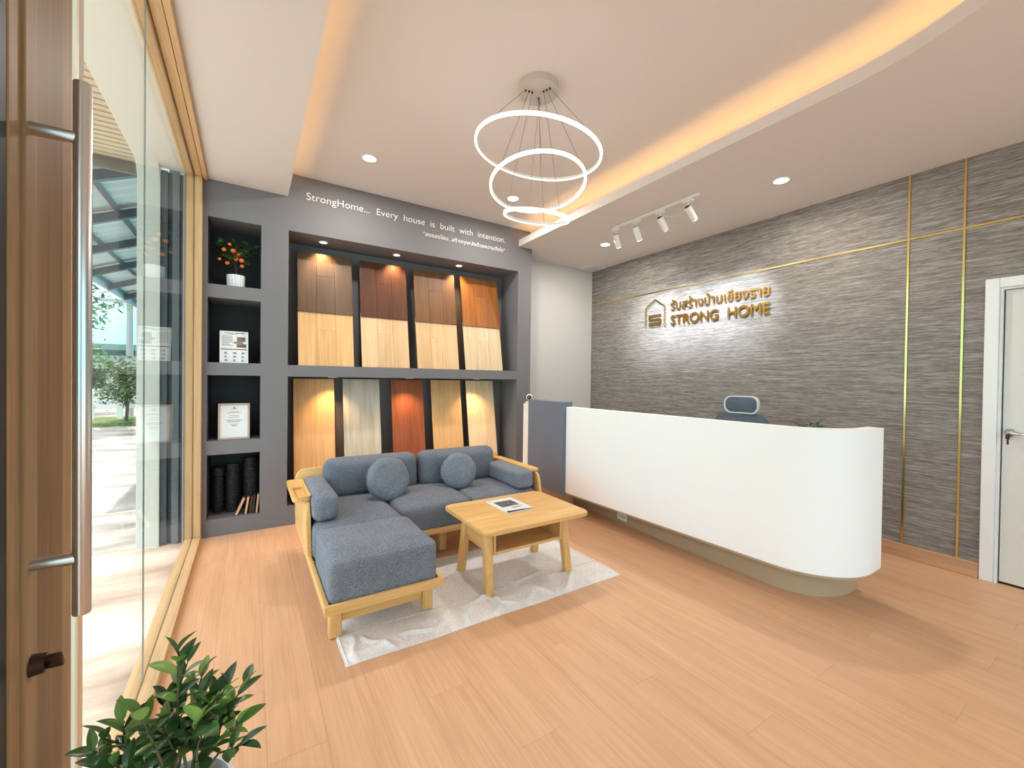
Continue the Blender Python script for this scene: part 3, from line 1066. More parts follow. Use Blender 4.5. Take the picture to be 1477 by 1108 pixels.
def round_pillow(x, y, z, r, th, tilt, yaw, label):
    t = thing('round_pillow', label, 'pillow', (x, y, z), 'round scatter cushions on the sofa', rot=(-tilt, 0, yaw))
    bm = bmesh.new()
    prof = []
    n = 10
    for i in range(n + 1):
        a = -PI / 2 + PI * i / n
        prof.append((r - th * 0.5 * (1 - math.cos(a)) * 0.9 - (0.0 if abs(a) < 1.4 else 0), th * 0.5 * math.sin(a)))
    inner = []
    for k in (0.72, 0.45, 0.2):
        inner.append((r * k, th * 0.5 * (1 + 0.25 * (1 - k))))
    prof = [(0.0, -th * 0.63)] + [(a, -b) for a, b in inner[::-1]] + prof + inner + [(0.0, th * 0.63)]
    bm_lathe(bm, prof, 0, 0, 40)
    bmesh.ops.transform(bm, matrix=Matrix.Rotation(PI / 2, 4, 'X'), verts=bm.verts[:])
    for v in bm.verts:
        w = noise.noise(v.co * 10 + Vector((x * 5, 0, 0))) * 0.006
        v.co += v.co.normalized() * w
    obj('cover', bm, FB, t, local=True, angle=80)
    bm = bmesh.new()
    bm_tube(bm, [((r + 0.001) * math.cos(2 * PI * i / 48), 0, (r + 0.001) * math.sin(2 * PI * i / 48)) for i in range(48)], 0.0035, 6, closed=True)
    obj('piping', bm, FD, t, local=True)


round_pillow(0.912, 3.205, 0.575, 0.166, 0.11, 0.30, 0.10, 'round grey pillow at the left on the sofa, against the left back cushion')
round_pillow(1.520, 3.235, 0.566, 0.150, 0.10, 0.28, -0.30, 'round grey pillow at the right on the sofa, against the right back cushion')

# ------------------------------------------------------------------ rug with wrinkles
rg = bmesh.new()
RX0, RX1, RY0, RY1 = 0.386, 2.196, 2.020, 2.900
NXg, NYg = 220, 110


FOLDS = [(0.62, 2.05, 0.50, 2.20, 0.016), (0.86, 2.06, 0.98, 2.24, 0.014), (1.02, 2.04, 1.12, 2.20, 0.018), (1.22, 2.05, 1.30, 2.18, 0.020), (1.36, 2.08, 1.22, 2.24, 0.014),
         (1.44, 2.04, 1.56, 2.22, 0.016), (1.62, 2.06, 1.58, 2.26, 0.015), (1.74, 2.05, 1.90, 2.20, 0.018), (1.98, 2.04, 1.86, 2.24, 0.014), (1.10, 2.20, 1.34, 2.27, 0.012),
         (0.42, 2.08, 0.60, 2.10, 0.014), (0.70, 2.14, 0.84, 2.10, 0.012), (1.50, 2.30, 1.74, 2.34, 0.008), (0.44, 2.03, 0.46, 2.24, 0.012)]


def rug_h(x, y):
    w = 0.0
    for xa, ya, xb, yb, hh in FOLDS:
        dx, dy = xb - xa, yb - ya
        t_ = max(0.0, min(1.0, ((x - xa) * dx + (y - ya) * dy) / (dx * dx + dy * dy)))
        wob = 0.010 * math.sin(t_ * 7 + xa * 20)
        d_ = math.hypot(x - xa - t_ * dx - wob * (1 if abs(dy) > abs(dx) else 0), y - ya - t_ * dy)
        w += hh * math.exp(-(d_ / 0.017) ** 2) * (0.35 + 0.65 * math.sin(PI * (0.15 + 0.7 * t_)))
    w += 0.006 * max(0.0, noise.noise(Vector((x * 7, y * 7, 4))))
    return 0.004 + w * min(1, max(0.0, y - RY0) / 0.03) + 0.0012 * noise.noise(Vector((x * 24, y * 24, 1)))


top = []
for j in range(NYg + 1):
    r_ = []
    for i in range(NXg + 1):
        x_ = RX0 + (RX1 - RX0) * i / NXg
        y_ = RY0 + (RY1 - RY0) * j / NYg
        ex = 0.010 * noise.noise(Vector((0.0, y_ * 6, 5))) * (1 if i == 0 else 0.6)
        ey = 0.010 * noise.noise(Vector((x_ * 3, 0.3, 9))) * (1 - j / NYg)
        r_.append(rg.verts.new((x_ + ex * (1 - i / NXg), y_ + ey, max(0.0025, rug_h(x_, y_)))))
    top.append(r_)
for j in range(NYg):
    for i in range(NXg):
        rg.faces.new((top[j][i], top[j][i + 1], top[j + 1][i + 1], top[j + 1][i]))
be = [e for e in rg.edges if len(e.link_faces) == 1]
ex_ = bmesh.ops.extrude_edge_only(rg, edges=be)
for v in [g for g in ex_['geom'] if isinstance(g, bmesh.types.BMVert)]:
    v.co.z = 0.0005
rug = thing('rug', 'wrinkled oatmeal woven cotton rug under coffee table and chaise', 'rug', ((RX0 + RX1) / 2, (RY0 + RY1) / 2, 0))
obj('rug_cloth', rg, M['rug'], rug, angle=70)
hem = bmesh.new()
for xa in (RX0 + 0.012, RX1 - 0.014):
    bm_tube(hem, [(xa + 0.006 * noise.noise(Vector((0.0, yy * 6, 5))), yy, rug_h(xa, yy) + 0.001) for yy in [RY0 + 0.01 + (RY1 - RY0 - 0.02) * i / 40 for i in range(41)]], 0.0035, 6)
obj('hem', hem, M['rug'], rug)
seam = tube([(RX0 + 0.02 + (RX1 - RX0 - 0.04) * i / 60, 2.275 + 0.01 * noise.noise(Vector((i * 0.07, 0, 3))), rug_h(RX0 + (RX1 - RX0) * i / 60, 2.275) + 0.0005) for i in range(61)], 0.0022, 5)
obj('seam', seam, fabric('rug seam', lin(190, 184, 178), lin(222, 216, 210), 200), rug)

# ------------------------------------------------------------------ coffee table
ta = thing('coffee_table', 'low rubberwood coffee table with shelf and splayed legs on the rug', 'table', (1.585, 2.43, 0.004))
tp = lambda n, b, m, **k: obj(n, b, m, ta, **k)
tp('table_top', prism(rrect(1.172, 1.992, 2.112, 2.742, 0.05, 8), 0.424, 0.450, 'z', bev=0.008, seg=3), PX)


def splay_leg(x, y0, y1, sx):
    bm = bmesh.new()
    bm_box(bm, x - 0.027, x + 0.027, -0.030, 0.030, 0.0, 0.4235, bev=0.012, seg=3)
    for v in bm.verts:
        k = 1 - v.co.z / 0.4235
        v.co.y = v.co.y * (1 - 0.12 * k) + (y1 + (y0 - y1) * k)
        v.co.x += sx * k
        v.co.z = max(0.0045, v.co.z)
    return bm


for x, sx in ((1.282, -0.012), (1.888, 0.012)):
    tp('leg', splay_leg(x, 2.240, 2.300, sx), PZ)
    tp('leg', splay_leg(x, 2.645, 2.575, sx), PZ)
for x0, x1 in ((1.268, 1.290), (1.880, 1.902)):
    tp('apron', prism([(2.318, 0.4235), (2.556, 0.4235), (2.570, 0.30), (2.545, 0.262), (2.330, 0.262), (2.305, 0.30)], x0, x1, 'x', bev=0.003), PY)
tp('side_board', box(1.312, 1.330, 2.262, 2.600, 0.2355, 0.4235, bev=0.002, seg=1), PZ)
tp('side_board', box(1.846, 1.864, 2.262, 2.600, 0.2355, 0.4235, bev=0.002, seg=1), PZ)
tp('shelf', box(1.3305, 1.8455, 2.264, 2.598, 0.236, 0.256, bev=0.002, seg=1), PX)
bk = thing('magazine', 'white catalogue with a black and white cover photo on the coffee table', 'magazine', (1.575, 2.50, 0.4505), rot=(0, 0, 0.02))
mg = lambda n, b, m: obj(n, b, m, bk, local=True)
mg('pages', box(-0.108, 0.107, -0.150, 0.150, 0.0004, 0.0072), M['paper'])
mg('cover', box(-0.110, 0.110, -0.153, 0.153, 0.0073, 0.0082), plain('glossy white cover', lin(232, 232, 230), 0.3))
mg('cover_photo', box(-0.078, 0.070, -0.030, 0.095, 0.0083, 0.0087), plain('black and white cover photo', lin(92, 98, 96), 0.35, grain=0.95, gscale=45))
mg('cover_band', prism([(-0.104, -0.150), (0.106, -0.150), (0.106, -0.142), (0.02, -0.126), (-0.104, -0.118)], 0.0083, 0.0086, 'z'), M['ink_dark'])
bm = bmesh.new()
for k in range(2):
    bm_box(bm, -0.02, 0.075 - 0.03 * k, -0.062 - 0.014 * k, -0.055 - 0.014 * k, 0.0083, 0.0086)
bm_prism(bm, [(-0.095, 0.128), (-0.072, 0.128), (-0.083, 0.140)], 0.0083, 0.0086, 'z')
mg('title', bm, M['ink'])

# ------------------------------------------------------------------ reception desk
de = thing('reception_desk', 'long white reception desk with a rounded end on a bronze plinth', 'desk', (2.95, 2.1, 0))
dsk = lambda n, b, m, **k: obj(n, b, m, de, **k)


def desk_path(x_far, y_far, x_near, y_near, r, x_end, bulge=0.0, n=16):
    """outline seen from above: along the front towards the viewer, round the corner, then towards the wall"""
    pts = [(x_far, y_far), (x_near, y_near)]
    for i in range(1, n + 1):
        a = PI + (PI / 2) * i / n
        pts.append((x_near + r + r * math.cos(a), y_near + (y_near - (y_near - r)) * math.sin(a)))
    pts.append((x_end, y_near - r))
    return pts


def offset_in(pts, d):
    out = []
    for i, p in enumerate(pts):
        a = pts[max(0, i - 1)]
        b = pts[min(len(pts) - 1, i + 1)]
        tx, ty = b[0] - a[0], b[1] - a[1]
        l_ = math.hypot(tx, ty)
        out.append((p[0] - ty / l_ * d, p[1] + tx / l_ * d))
    return out


o_path = desk_path(2.732, 3.272, 2.803, 1.330, 0.39, 3.335)
i_path = offset_in(o_path, 0.085)
dsk('front_panel', prism(o_path + i_path[::-1], 0.205, 1.080, 'z', bev=0.002, seg=1), M['desk_white'], angle=30)
k_path = desk_path(3.035, 3.90, 2.950, 1.42, 0.34, 3.40)
k_in = offset_in(k_path, 0.04)
plinth = dsk('plinth', prism(k_path + k_in[::-1], 0.0, 0.186, 'z'), M['kick'], angle=30)
dsk('base_board', prism(offset_in(o_path, 0.012) + [(3.335, 1.05), (3.26, 1.30), (3.26, 3.27)], 0.1865, 0.2048, 'z'), M['kick'], angle=30)
dsk('worktop', prism([(2.905, 1.345), (3.0, 1.16), (3.27, 1.16), (3.27, 3.26), (2.905, 3.26)], 0.73, 0.755, 'z', bev=0.003, seg=1), M['desk_white'])
dsk('desk_panel', box(3.24, 3.265, 1.44, 3.24, 0.0, 0.7295), M['grey_panel'])
# double socket on the plinth
sk = dsk('power_outlet', xform(box(-0.012, 0.0, -0.060, 0.060, -0.037, 0.037, bev=0.004), Matrix.Translation((2.996, 2.742, 0.070)) @ Matrix.Rotation(-0.034, 4, 'Z')), M['white_gloss'])
tag(sk, 'white double power outlet on the bronze plinth')
so_b = bmesh.new()
for yy in (-0.028, 0.0, 0.028):
    for dz in (-0.006, 0.006):
        bm_box(so_b, -0.0128, -0.0118, yy - 0.008, yy - 0.004, dz - 0.004, dz + 0.004)
        bm_box(so_b, -0.0128, -0.0118, yy + 0.003, yy + 0.007, dz - 0.004, dz + 0.004)
obj('socket', xform(so_b, Matrix.Translation((2.996, 2.742, 0.070)) @ Matrix.Rotation(-0.034, 4, 'Z')), M['ink_dark'], sk)
# grey end cabinet
gc = thing('grey_cabinet', 'slate grey tall end panel at the far end of white desk', 'cabinet', (2.76, 3.6, 0))
gb = obj('panel', box(2.692, 2.815, 3.2755, 3.896, 0.187, 1.128, bev=0.002, seg=1), M['grey_panel'], gc)
obj('plinth', box(2.80, 2.86, 3.29, 3.88, 0.0, 0.1865), M['kick'], gc)
po = thing('white_post', 'narrow white post beside the grey end panel of the desk', 'post', (2.745, 3.955, 0))
obj('post', box(2.705, 2.785, 3.902, 4.015, 0.0, 1.078, bev=0.003, seg=1), M['white_gloss'], po)
obj('post_cap', box(2.712, 2.778, 3.915, 3.985, 1.0782, 1.100, bev=0.004), M['white_gloss'], po)
ca = thing('security_camera', 'small white ball security camera with black lens on the white post', 'camera', (2.745, 3.955, 1.1002))
c0 = Vector((2.745, 3.955, 1.150))
obj('stand', lathe([(0.0, 1.1005), (0.020, 1.1005), (0.021, 1.106), (0.012, 1.112), (0.010, 1.118), (0.0, 1.118)], c0.x, c0.y, 18), M['white_gloss'], ca)
bm = bmesh.new()
bmesh.ops.create_uvsphere(bm, u_segments=24, v_segments=16, radius=0.036)
bmesh.ops.translate(bm, verts=bm.verts[:], vec=c0)
obj('ball', bm, M['white_gloss'], ca)
dv = (Vector((0.0, 0.0, 1.3)) - c0).normalized()
qv = dv.to_track_quat('Z', 'Y').to_matrix().to_4x4()
obj('lens_face', xform(lathe([(0.0, 0.0385), (0.020, 0.0365), (0.026, 0.030), (0.026, 0.022), (0.0, 0.022)], 0, 0, 20), Matrix.Translation(c0) @ qv), M['black'], ca)
obj('lens_glint', xform(lathe([(0.0, 0.0400), (0.004, 0.0396), (0.006, 0.0384), (0.0, 0.0382)], 0, 0, 12), Matrix.Translation(c0) @ qv), M['chrome'], ca)

# ------------------------------------------------------------------ office chair behind the desk
oc = thing('office_chair', 'grey office chair with white framed headrest behind the white desk', 'chair', (3.82, 2.02, 0))
ch = lambda n, b, m, **k: obj(n, b, m, oc, **k)
mesh_m = fabric('grey chair mesh', lin(70, 78, 88), lin(112, 120, 132), 260)
frame_w = plain('pale grey plastic', lin(214, 216, 218), 0.4)


hr = [(2.02 + yy, zz) for yy, zz in rrect(-0.150, 0.150, 1.078, 1.232, 0.060, 8)]
def bend(bm, k=0.55):
    for v in bm.verts:
        v.co.x += -k * (v.co.y - 2.02) ** 2
    return bm
ch('headrest', bend(prism([(2.02 + (y_ - 2.02) * 0.94, 1.155 + (z_ - 1.155) * 0.90) for y_, z_ in hr], 3.690, 3.712, 'x', bev=0.006)), mesh_m)
bm = bmesh.new()
bm_ring(bm, hr, [(2.02 + (y_ - 2.02) * 0.93, 1.155 + (z_ - 1.155) * 0.88) for y_, z_ in hr], 3.686, 3.718, 'x')
ch('headrest_frame', bend(bm), frame_w)
ch('headrest_arm', box(3.72, 3.745, 2.0, 2.04, 0.98, 1.15, bev=0.004), frame_w)
bk_pts = [(2.02 + y_, z_) for y_, z_ in rrect(-0.245, 0.245, 0.56, 1.074, 0.10, 8)]
ch('backrest', bend(prism(bk_pts, 3.702, 3.726, 'x', bev=0.008)), mesh_m)
ch('backrest_spine', box(3.735, 3.775, 1.99, 2.05, 0.45, 0.98, bev=0.008), frame_w)
bm = cushion(0.48, 0.48, 0.07, 0.03, 0.008)
bmesh.ops.translate(bm, verts=bm.verts[:], vec=(3.97 - 0.50, 2.02, 0.485))
ch('seat', xform(bm, Matrix.Translation((0.08, 0, 0))), mesh_m)
ch('gas_lift', tube([(3.60, 2.02, 0.09), (3.60, 2.02, 0.27), (3.60, 2.02, 0.27), (3.60, 2.02, 0.449)], [0.028, 0.028, 0.018, 0.018], 16), M['black'])
ch('tilt_bar', box(3.58, 3.77, 1.99, 2.05, 0.40, 0.448, bev=0.006), M['black'])
for k in range(5):
    a = 2 * PI * k / 5 + 0.3
    ex, ey = 3.60 + 0.30 * math.cos(a), 2.02 + 0.30 * math.sin(a)
    sl = ch('base_leg', tube([(3.60 + 0.025 * math.cos(a), 2.02 + 0.025 * math.sin(a), 0.115), (ex, ey, 0.075)], [0.022, 0.014], 10), frame_w)
    ww = bmesh.new()
    for s_ in (-1, 1):
        nx, ny = -math.sin(a), math.cos(a)
        bm_tube(ww, [(ex + nx * s_ * 0.008, ey + ny * s_ * 0.008, 0.027), (ex + nx * s_ * 0.024, ey + ny * s_ * 0.024, 0.027)], 0.027, 14)
    obj('caster', ww, M['black'], sl)

# small plant standing on the worktop
sp_ = thing('desk_plant', 'small dark leaved plant whose tips show above the white desk', 'plant', (3.20, 1.27, 0.7552))
bx_, by_ = 3.20, 1.27
obj('pot', lathe([(0.0, 0.7555), (0.045, 0.7555), (0.058, 0.86), (0.052, 0.862), (0.048, 0.84), (0.0, 0.84)], bx_, by_, 24), M['white_gloss'], sp_)
lm2 = leaf_mesh('leaf', 0.075, 0.026, leaf_green)
stq = bmesh.new()
rq = random.Random(11)
lv = []
for k in range(7):
    a = rq.uniform(0, 2 * PI)
    tip = Vector((bx_ + 0.04 * math.cos(a), by_ + 0.06 * math.sin(a), rq.uniform(1.03, 1.095)))
    bm_tube(stq, [(bx_ + 0.01 * math.cos(a), by_ + 0.01 * math.sin(a), 0.84), ((bx_ + tip.x) / 2, (by_ + tip.y) / 2, 0.95), tip], [0.003, 0.0025, 0.0015], 5)
    for j in range(6):
        lv.append((Vector((bx_, by_, 0.84)).lerp(tip, 0.5 + 0.1 * j), a + rq.uniform(-1.6, 1.6)))
obj('stem', stq, stem_mat, sp_)
for p_, a in lv:
    put_mesh('leaf', lm2, sp_, p_ - LOC[sp_], (math.cos(a), math.sin(a), rq.uniform(0.2, 0.9)), rq.uniform(-0.6, 0.6), rq.uniform(0.6, 0.85))

# ------------------------------------------------------------------ backlit sign on the wallpaper
sg = thing('wall_sign', 'gold house emblem and lettering sign on the grey textured wall', 'sign', (XR - 0.02, 2.86, 2.03))
MS = Matrix(((0, 1, 0, XR - 0.020), (-1, 0, 0, 0), (0, 0, 1, 0), (0, 0, 0, 1)))   # local x -> -Y, local y -> +X, faces -X
gold_face = plain('sign gold', lin(158, 116, 48), 0.3, 0.9)
sgp = lambda n, b, m: obj(n, xform(b, MS), m, sg)


def sign_text(body, ya, yb, zb, h, **k):
    """each glyph group is raised 12 mm off the wall"""
    letters(xform(text_bm(body, -ya, -yb, zb, h, extrude=0.008, **k), MS), gold_face, sg)


sign_text('รับสร้างบ้านเชียงราย', 3.232, 2.105, 2.214, 0.112, fat=0.0016)
sign_text('STRONG  HOME', 3.228, 2.100, 2.038, 0.116, fat=0.0032)
hl = bmesh.new()
ya, yb, ap, ev, zb, wd = 3.612, 3.312, 2.388, 2.285, 2.036, 0.012
yc = (ya + yb) / 2
bm_prism(hl, [(-ya, zb), (-ya, ev), (-yc, ap), (-yb, ev), (-yb, zb), (-yb - wd, zb), (-yb - wd, ev - 0.006), (-yc, ap - 0.017), (-ya + wd, ev - 0.006), (-ya + wd, zb)], -0.012, 0.0, 'y')
sgp('house_outline', hl, M['gold'])
sb = bmesh.new()
s0, s1, z0, z1, k_ = -3.560, -3.374, 2.074, 2.190, 0.019
for q in ((s0, s1, z1 - k_, z1), (s0, s1, z0 + 0.0485, z0 + 0.0485 + k_), (s0, s1, z0, z0 + k_), (s0, s0 + 0.030, z0 + 0.0485 + k_, z1 - k_), (s1 - 0.030, s1, z0 + k_, z0 + 0.0485)):
    bm_box(sb, q[0], q[1], -0.006, 0.0, q[2], q[3])
sgp('emblem_letter', sb, gold_face)
sl_ = bmesh.new()
for i in range(9):
    a = s0 + 0.004 + i * 0.0205
    bm_box(sl_, a, a + 0.014, -0.006, 0.0, 2.046, 2.062)
sgp('emblem_strip', sl_, gold_face)

# ------------------------------------------------------------------ ceiling fittings
def downlight(x, y, z, label, en=14):
    t = thing('downlight', label, 'downlight', (x, y, z), 'recessed ceiling downlights')
    n = 36
    an = [2 * PI * i / n for i in range(n)]
    bm = bmesh.new()
    bm_ring(bm, [(x + 0.062 * math.cos(a), y + 0.062 * math.sin(a)) for a in an], [(x + 0.052 * math.cos(a), y + 0.052 * math.sin(a)) for a in an], z - 0.006, z - 0.0002)
    obj('trim_ring', bm, M['white_gloss'], t)
    obj('diffuser', lathe([(0.0, z - 0.005), (0.0515, z - 0.005), (0.0515, z - 0.001), (0.0, z - 0.001)], x, y, 30), M['lamp_white'], t)
    lamp('downlight_lamp', 'AREA', (x, y, z - 0.012), en, (1.0, 0.95, 0.88), shape='DISK', size=0.10)


downlight(0.841, 3.594, ZH, 'round white downlight in the raised ceiling near the lettering')
downlight(2.246, 3.571, ZH, 'round white downlight in the raised ceiling seen through the middle ring of the chandelier')
downlight(3.595, 1.683, ZL, 'large looking round downlight in the low ceiling right of track light')
downlight(3.576, 3.611, ZL, 'round downlight in the low ceiling just left of track light')

tl = thing('track_light', 'white ceiling track with four tilted cylinder spotlights', 'track light', (3.257, 2.67, ZL))
tk = lambda n, b, m, p=tl: obj(n, b, m, p)
tk('track', box(3.243, 3.271, 2.175, 3.175, ZL - 0.020, ZL - 0.0002, bev=0.002, seg=1), M['white_metal'])
for yy, dd in ((3.135, (0.50, 0.10, -0.86)), (2.865, (0.52, 0.06, -0.84)), (2.578, (0.72, 0.04, -0.70)), (2.285, (0.74, -0.02, -0.67))):
    d = Vector(dd).normalized()
    a0 = Vector((3.250, yy, ZL - 0.085))
    hd = tk('spot_head', tube([a0, a0 + d * 0.004, a0 + d * 0.136, a0 + d * 0.14], [0.027, 0.029, 0.029, 0.027], 24), M['white_metal'])
    obj('rear_cap', tube([a0 - d * 0.0025, a0 - d * 0.0003], 0.025, 24), M['black'], hd)
    obj('adapter', box(3.236, 3.278, yy - 0.045, yy + 0.045, ZL - 0.046, ZL - 0.0203, bev=0.003, seg=1), M['white_metal'], hd)
    obj('hinge_arm', tube([(3.257, yy, ZL - 0.046), (3.262, yy, ZL - 0.07), a0 + d * 0.03 + Vector((0.0, 0.0, 0.022))], 0.007, 10), M['white_metal'], hd)
    obj('lens', tube([a0 + d * 0.1402, a0 + d * 0.142], 0.024, 24), emit('cool spotlight lens', (0.9, 0.95, 1.0), 6.0), hd)
    e_ = a0 + d * 0.15
    lamp('track_lamp', 'SPOT', e_, 120, (0.76, 0.88, 1.0), target=(XR, 2.92 + (yy - 2.7) * 1.3, 2.12), spot_size=0.80, spot_blend=1.0, shadow_soft_size=0.02)
bm = tube([(3.275, 2.30, ZL - 0.04), (3.31, 2.33, ZL - 0.075), (3.32, 2.45, ZL - 0.10), (3.30, 2.54, ZL - 0.08), (3.275, 2.60, ZL - 0.05)], 0.0025, 6)
tk('power_cable', bm, M['white_metal'])

av = thing('air_vent', 'square white ceiling air vent in the corner by the textured wall', 'vent', (4.17, 4.48, ZL))
vo, vi = rrect(4.035, 4.315, 4.335, 4.615, 0.004, 1), rrect(4.065, 4.285, 4.365, 4.585, 0.003, 1)
bm = bmesh.new()
bm_ring(bm, vo, vi, ZL - 0.012, ZL - 0.0003)
obj('vent_frame', bm, M['white_metal'], av)
obj('vent_backing', box(4.065, 4.285, 4.365, 4.585, ZL - 0.0022, ZL - 0.0005), M['ink_dark'], av)
for i in range(8):
    yy = 4.378 + i * 0.0262
    obj('slat', box(4.066, 4.284, yy, yy + 0.017, ZL - 0.011, ZL - 0.0085), M['white_metal'], av)

# ------------------------------------------------------------------ three ring chandelier
hx_, hy_ = 1.515, 2.129
cd = thing('ring_chandelier', 'chandelier of three glowing tilted rings hanging from a round ceiling plate', 'chandelier', (hx_, hy_, ZH))
cpl = obj('ceiling_plate', lathe([(0.0, ZH - 0.048), (0.120, ZH - 0.048), (0.124, ZH - 0.045), (0.124, ZH - 0.0003), (0.0, ZH - 0.0003)], hx_, hy_, 48), plain('brushed nickel plate', lin(196, 190, 184), 0.35, 0.25), cd)
RINGS = [(Vector((1.555, 2.179, 2.817)), 0.40, 0.087, -0.117), (Vector((1.55, 2.17, 2.598)), 0.30, 0.041, 0.173), (Vector((1.512, 2.126, 2.369)), 0.20, -0.008, -0.214)]
cable_m = plain('thin steel cable', lin(150, 132, 120), 0.4, 0.6)
for ri, (c_, R_, a_, b_) in enumerate(RINGS):
    n_ = Vector((math.sin(a_), math.sin(b_), 1)).normalized()
    u_ = Vector((0, 1, 0)).cross(n_).normalized()
    v_ = n_.cross(u_)
    mm = Matrix(((u_.x, v_.x, n_.x, c_.x), (u_.y, v_.y, n_.y, c_.y), (u_.z, v_.z, n_.z, c_.z), (0, 0, 0, 1)))
    N_ = 96
    cir = lambda r: [(r * math.cos(2 * PI * i / N_), r * math.sin(2 * PI * i / N_)) for i in range(N_)]
    bm = bmesh.new()
    bm_ring(bm, cir(R_ + 0.001), cir(R_ - 0.008), -0.007, 0.008)
    rb_ = obj('ring', xform(bm, mm), M['white_metal'], cd)
    bm = bmesh.new()
    bm_ring(bm, cir(R_ + 0.007), cir(R_ + 0.0013), -0.007, 0.008)
    bm_ring(bm, cir(R_ + 0.007), cir(R_ - 0.003), -0.0105, -0.0072)
    obj('diffuser', xform(bm, mm), M['ring_light'], rb_)
    for k in range(3):
        ang = (math.radians(172), math.radians(52), math.radians(292))[k] + (0, 0.25, -0.2)[ri]
        e_ = c_ + (u_ * math.cos(ang) + v_ * math.sin(ang)) * (R_ - 0.005) + n_ * 0.008
        ga = (math.radians(170), math.radians(50), math.radians(290))[k]
        st = Vector((hx_ + (0.085 - 0.022 * ri) * math.cos(ga), hy_ + (0.085 - 0.022 * ri) * math.sin(ga), ZH - 0.0485))
        obj('cable', tube([st, e_], 0.0016, 6), cable_m, cd)
        obj('cable_grip', lathe([(0.0, ZH - 0.058), (0.005, ZH - 0.058), (0.005, ZH - 0.0482), (0.0, ZH - 0.0482)], st.x, st.y, 10), M['bronze'], cpl)

# ------------------------------------------------------------------ leafy plant in the foreground
fp = thing('potted_ficus', 'glossy green leafy plant in a white pot by the glass door in the foreground', 'plant', (-0.130, 1.185, 0))
fx, fy = -0.130, 1.185
obj('pot', lathe([(0.0, 0.0005), (0.075, 0.0005), (0.080, 0.01), (0.104, 0.37), (0.107, 0.394), (0.097, 0.396), (0.093, 0.355), (0.0, 0.355)], fx, fy, 40), M['white_gloss'], fp)
obj('soil', lathe([(0.0, 0.366), (0.091, 0.364), (0.091, 0.358), (0.0, 0.358)], fx, fy, 24), plain('potting soil', lin(56, 44, 36), 0.95, grain=0.4), fp)
lt = NT('glossy ficus leaf')
p = lt.principled(lin(58, 92, 44), 0.28, 0, 0.5)
oi = lt.n('ShaderNodeObjectInfo')
lt.l(lt.ramp(oi.outputs['Random'], [(0.0, lin(38, 70, 40)), (0.5, lin(66, 106, 52)), (0.8, lin(104, 144, 64)), (1.0, lin(154, 184, 98))]), p.inputs['Base Color'])
leafA = leaf_mesh('leaf', 0.072, 0.031, lt.m, 0.14, 0.10, 8)
leafB = leaf_mesh('leaf', 0.060, 0.024, lt.m, 0.22, 0.16, 8)
TIPS = [(-0.136, 1.127, 0.760), (-0.134, 1.269, 0.650), (-0.016, 1.253, 0.56), (-0.051, 1.151, 0.635), (-0.029, 1.199, 0.507), (-0.022, 1.19, 0.454), (-0.252, 1.135, 0.615), (-0.274, 1.149, 0.59), (-0.224, 1.119, 0.65), (-0.195, 1.106, 0.66), (-0.175, 1.267, 0.583), (-0.137, 1.187, 0.629), (-0.081, 1.252, 0.569), (-0.095, 1.1, 0.613), (-0.164, 1.189, 0.565), (-0.208, 1.244, 0.509), (-0.073, 1.146, 0.517), (-0.138, 1.289, 0.45), (-0.104, 1.28, 0.610), (-0.229, 1.073, 0.60)]
TIPS = [(x_ + 0.012, y_, z_) for x_, y_, z_ in TIPS] + [(-0.09, 1.20, 0.60), (-0.12, 1.15, 0.56), (-0.05, 1.22, 0.53), (-0.15, 1.13, 0.60), (-0.07, 1.17, 0.59), (-0.10, 1.24, 0.54)]
rl = random.Random(22)
bm = bmesh.new()
leaves = []
base = Vector((fx, fy, 0.362))
for i, tp_ in enumerate(TIPS):
    tip = Vector(tp_)
    b0 = base + Vector((rl.uniform(-0.035, 0.035), rl.uniform(-0.035, 0.035), 0))
    mid = b0.lerp(tip, 0.5) + Vector((rl.uniform(-0.02, 0.02), rl.uniform(-0.02, 0.02), 0.03))
    bm_tube(bm, [b0, mid, tip], [0.0035, 0.0028, 0.0016], 6)
    nl = 12 if i in (0, 8, 3, 11) else 9
    axis = (tip - mid).normalized()
    for j in range(nl):
        f = 1.0 - 0.62 * j / nl
        pos = mid.lerp(tip, max(0.0, (f - 0.38) / 0.62))
        a = j * 2.4 + i
        side = Vector((math.cos(a), math.sin(a), 0))
        up = 1.5 if j < 2 else (0.85 if j < 5 else 0.35)
        leaves.append((pos, side + axis * up + Vector((0, 0, rl.uniform(-0.1, 0.25))), rl.uniform(-0.5, 0.5), rl.uniform(0.62, 1.0) * (1.0 if j < 6 else 0.85)))
obj('stem', bm, plain('green brown stem', lin(92, 92, 58), 0.6), fp)
for k, (pos, d, ro, sc) in enumerate(leaves):
    put_mesh('leaf', leafA if k % 3 else leafB, fp, pos - LOC[fp], d, ro, sc)

# ------------------------------------------------------------------ outside, seen through the glass
pv = NT('worn pale concrete')
p = pv.principled(lin(200, 192, 180), 0.9, 0, 0.2)
n1 = pv.noise(pv.coords((0.5, 1.4, 1), rand=False), 1.6, 6, 0.65)
pv.l(pv.ramp(n1, [(0.30, lin(120, 114, 106)), (0.5, lin(172, 166, 156)), (0.7, lin(204, 198, 188))]), p.inputs['Base Color'])
struct('ground', bm_box(box(-30, XW - 0.10, -14, 40, -0.30, -0.06), XW - 0.0999, 14, -14, Y0 - 0.13, -0.30, -0.06), pv.m).name = 'floor_outside'
portal_m = plain('white rendered portal', lin(222, 224, 214), 0.8)
pts_o = [(-1.0, -0.06), (-1.0, 3.45), (4.85, 3.45), (4.85, -0.06)]
bm = bmesh.new()
PXO, PXI = -0.757, -0.615
bm_box(bm, PXO, PXI, 4.40, 4.85, -0.06, 3.45)
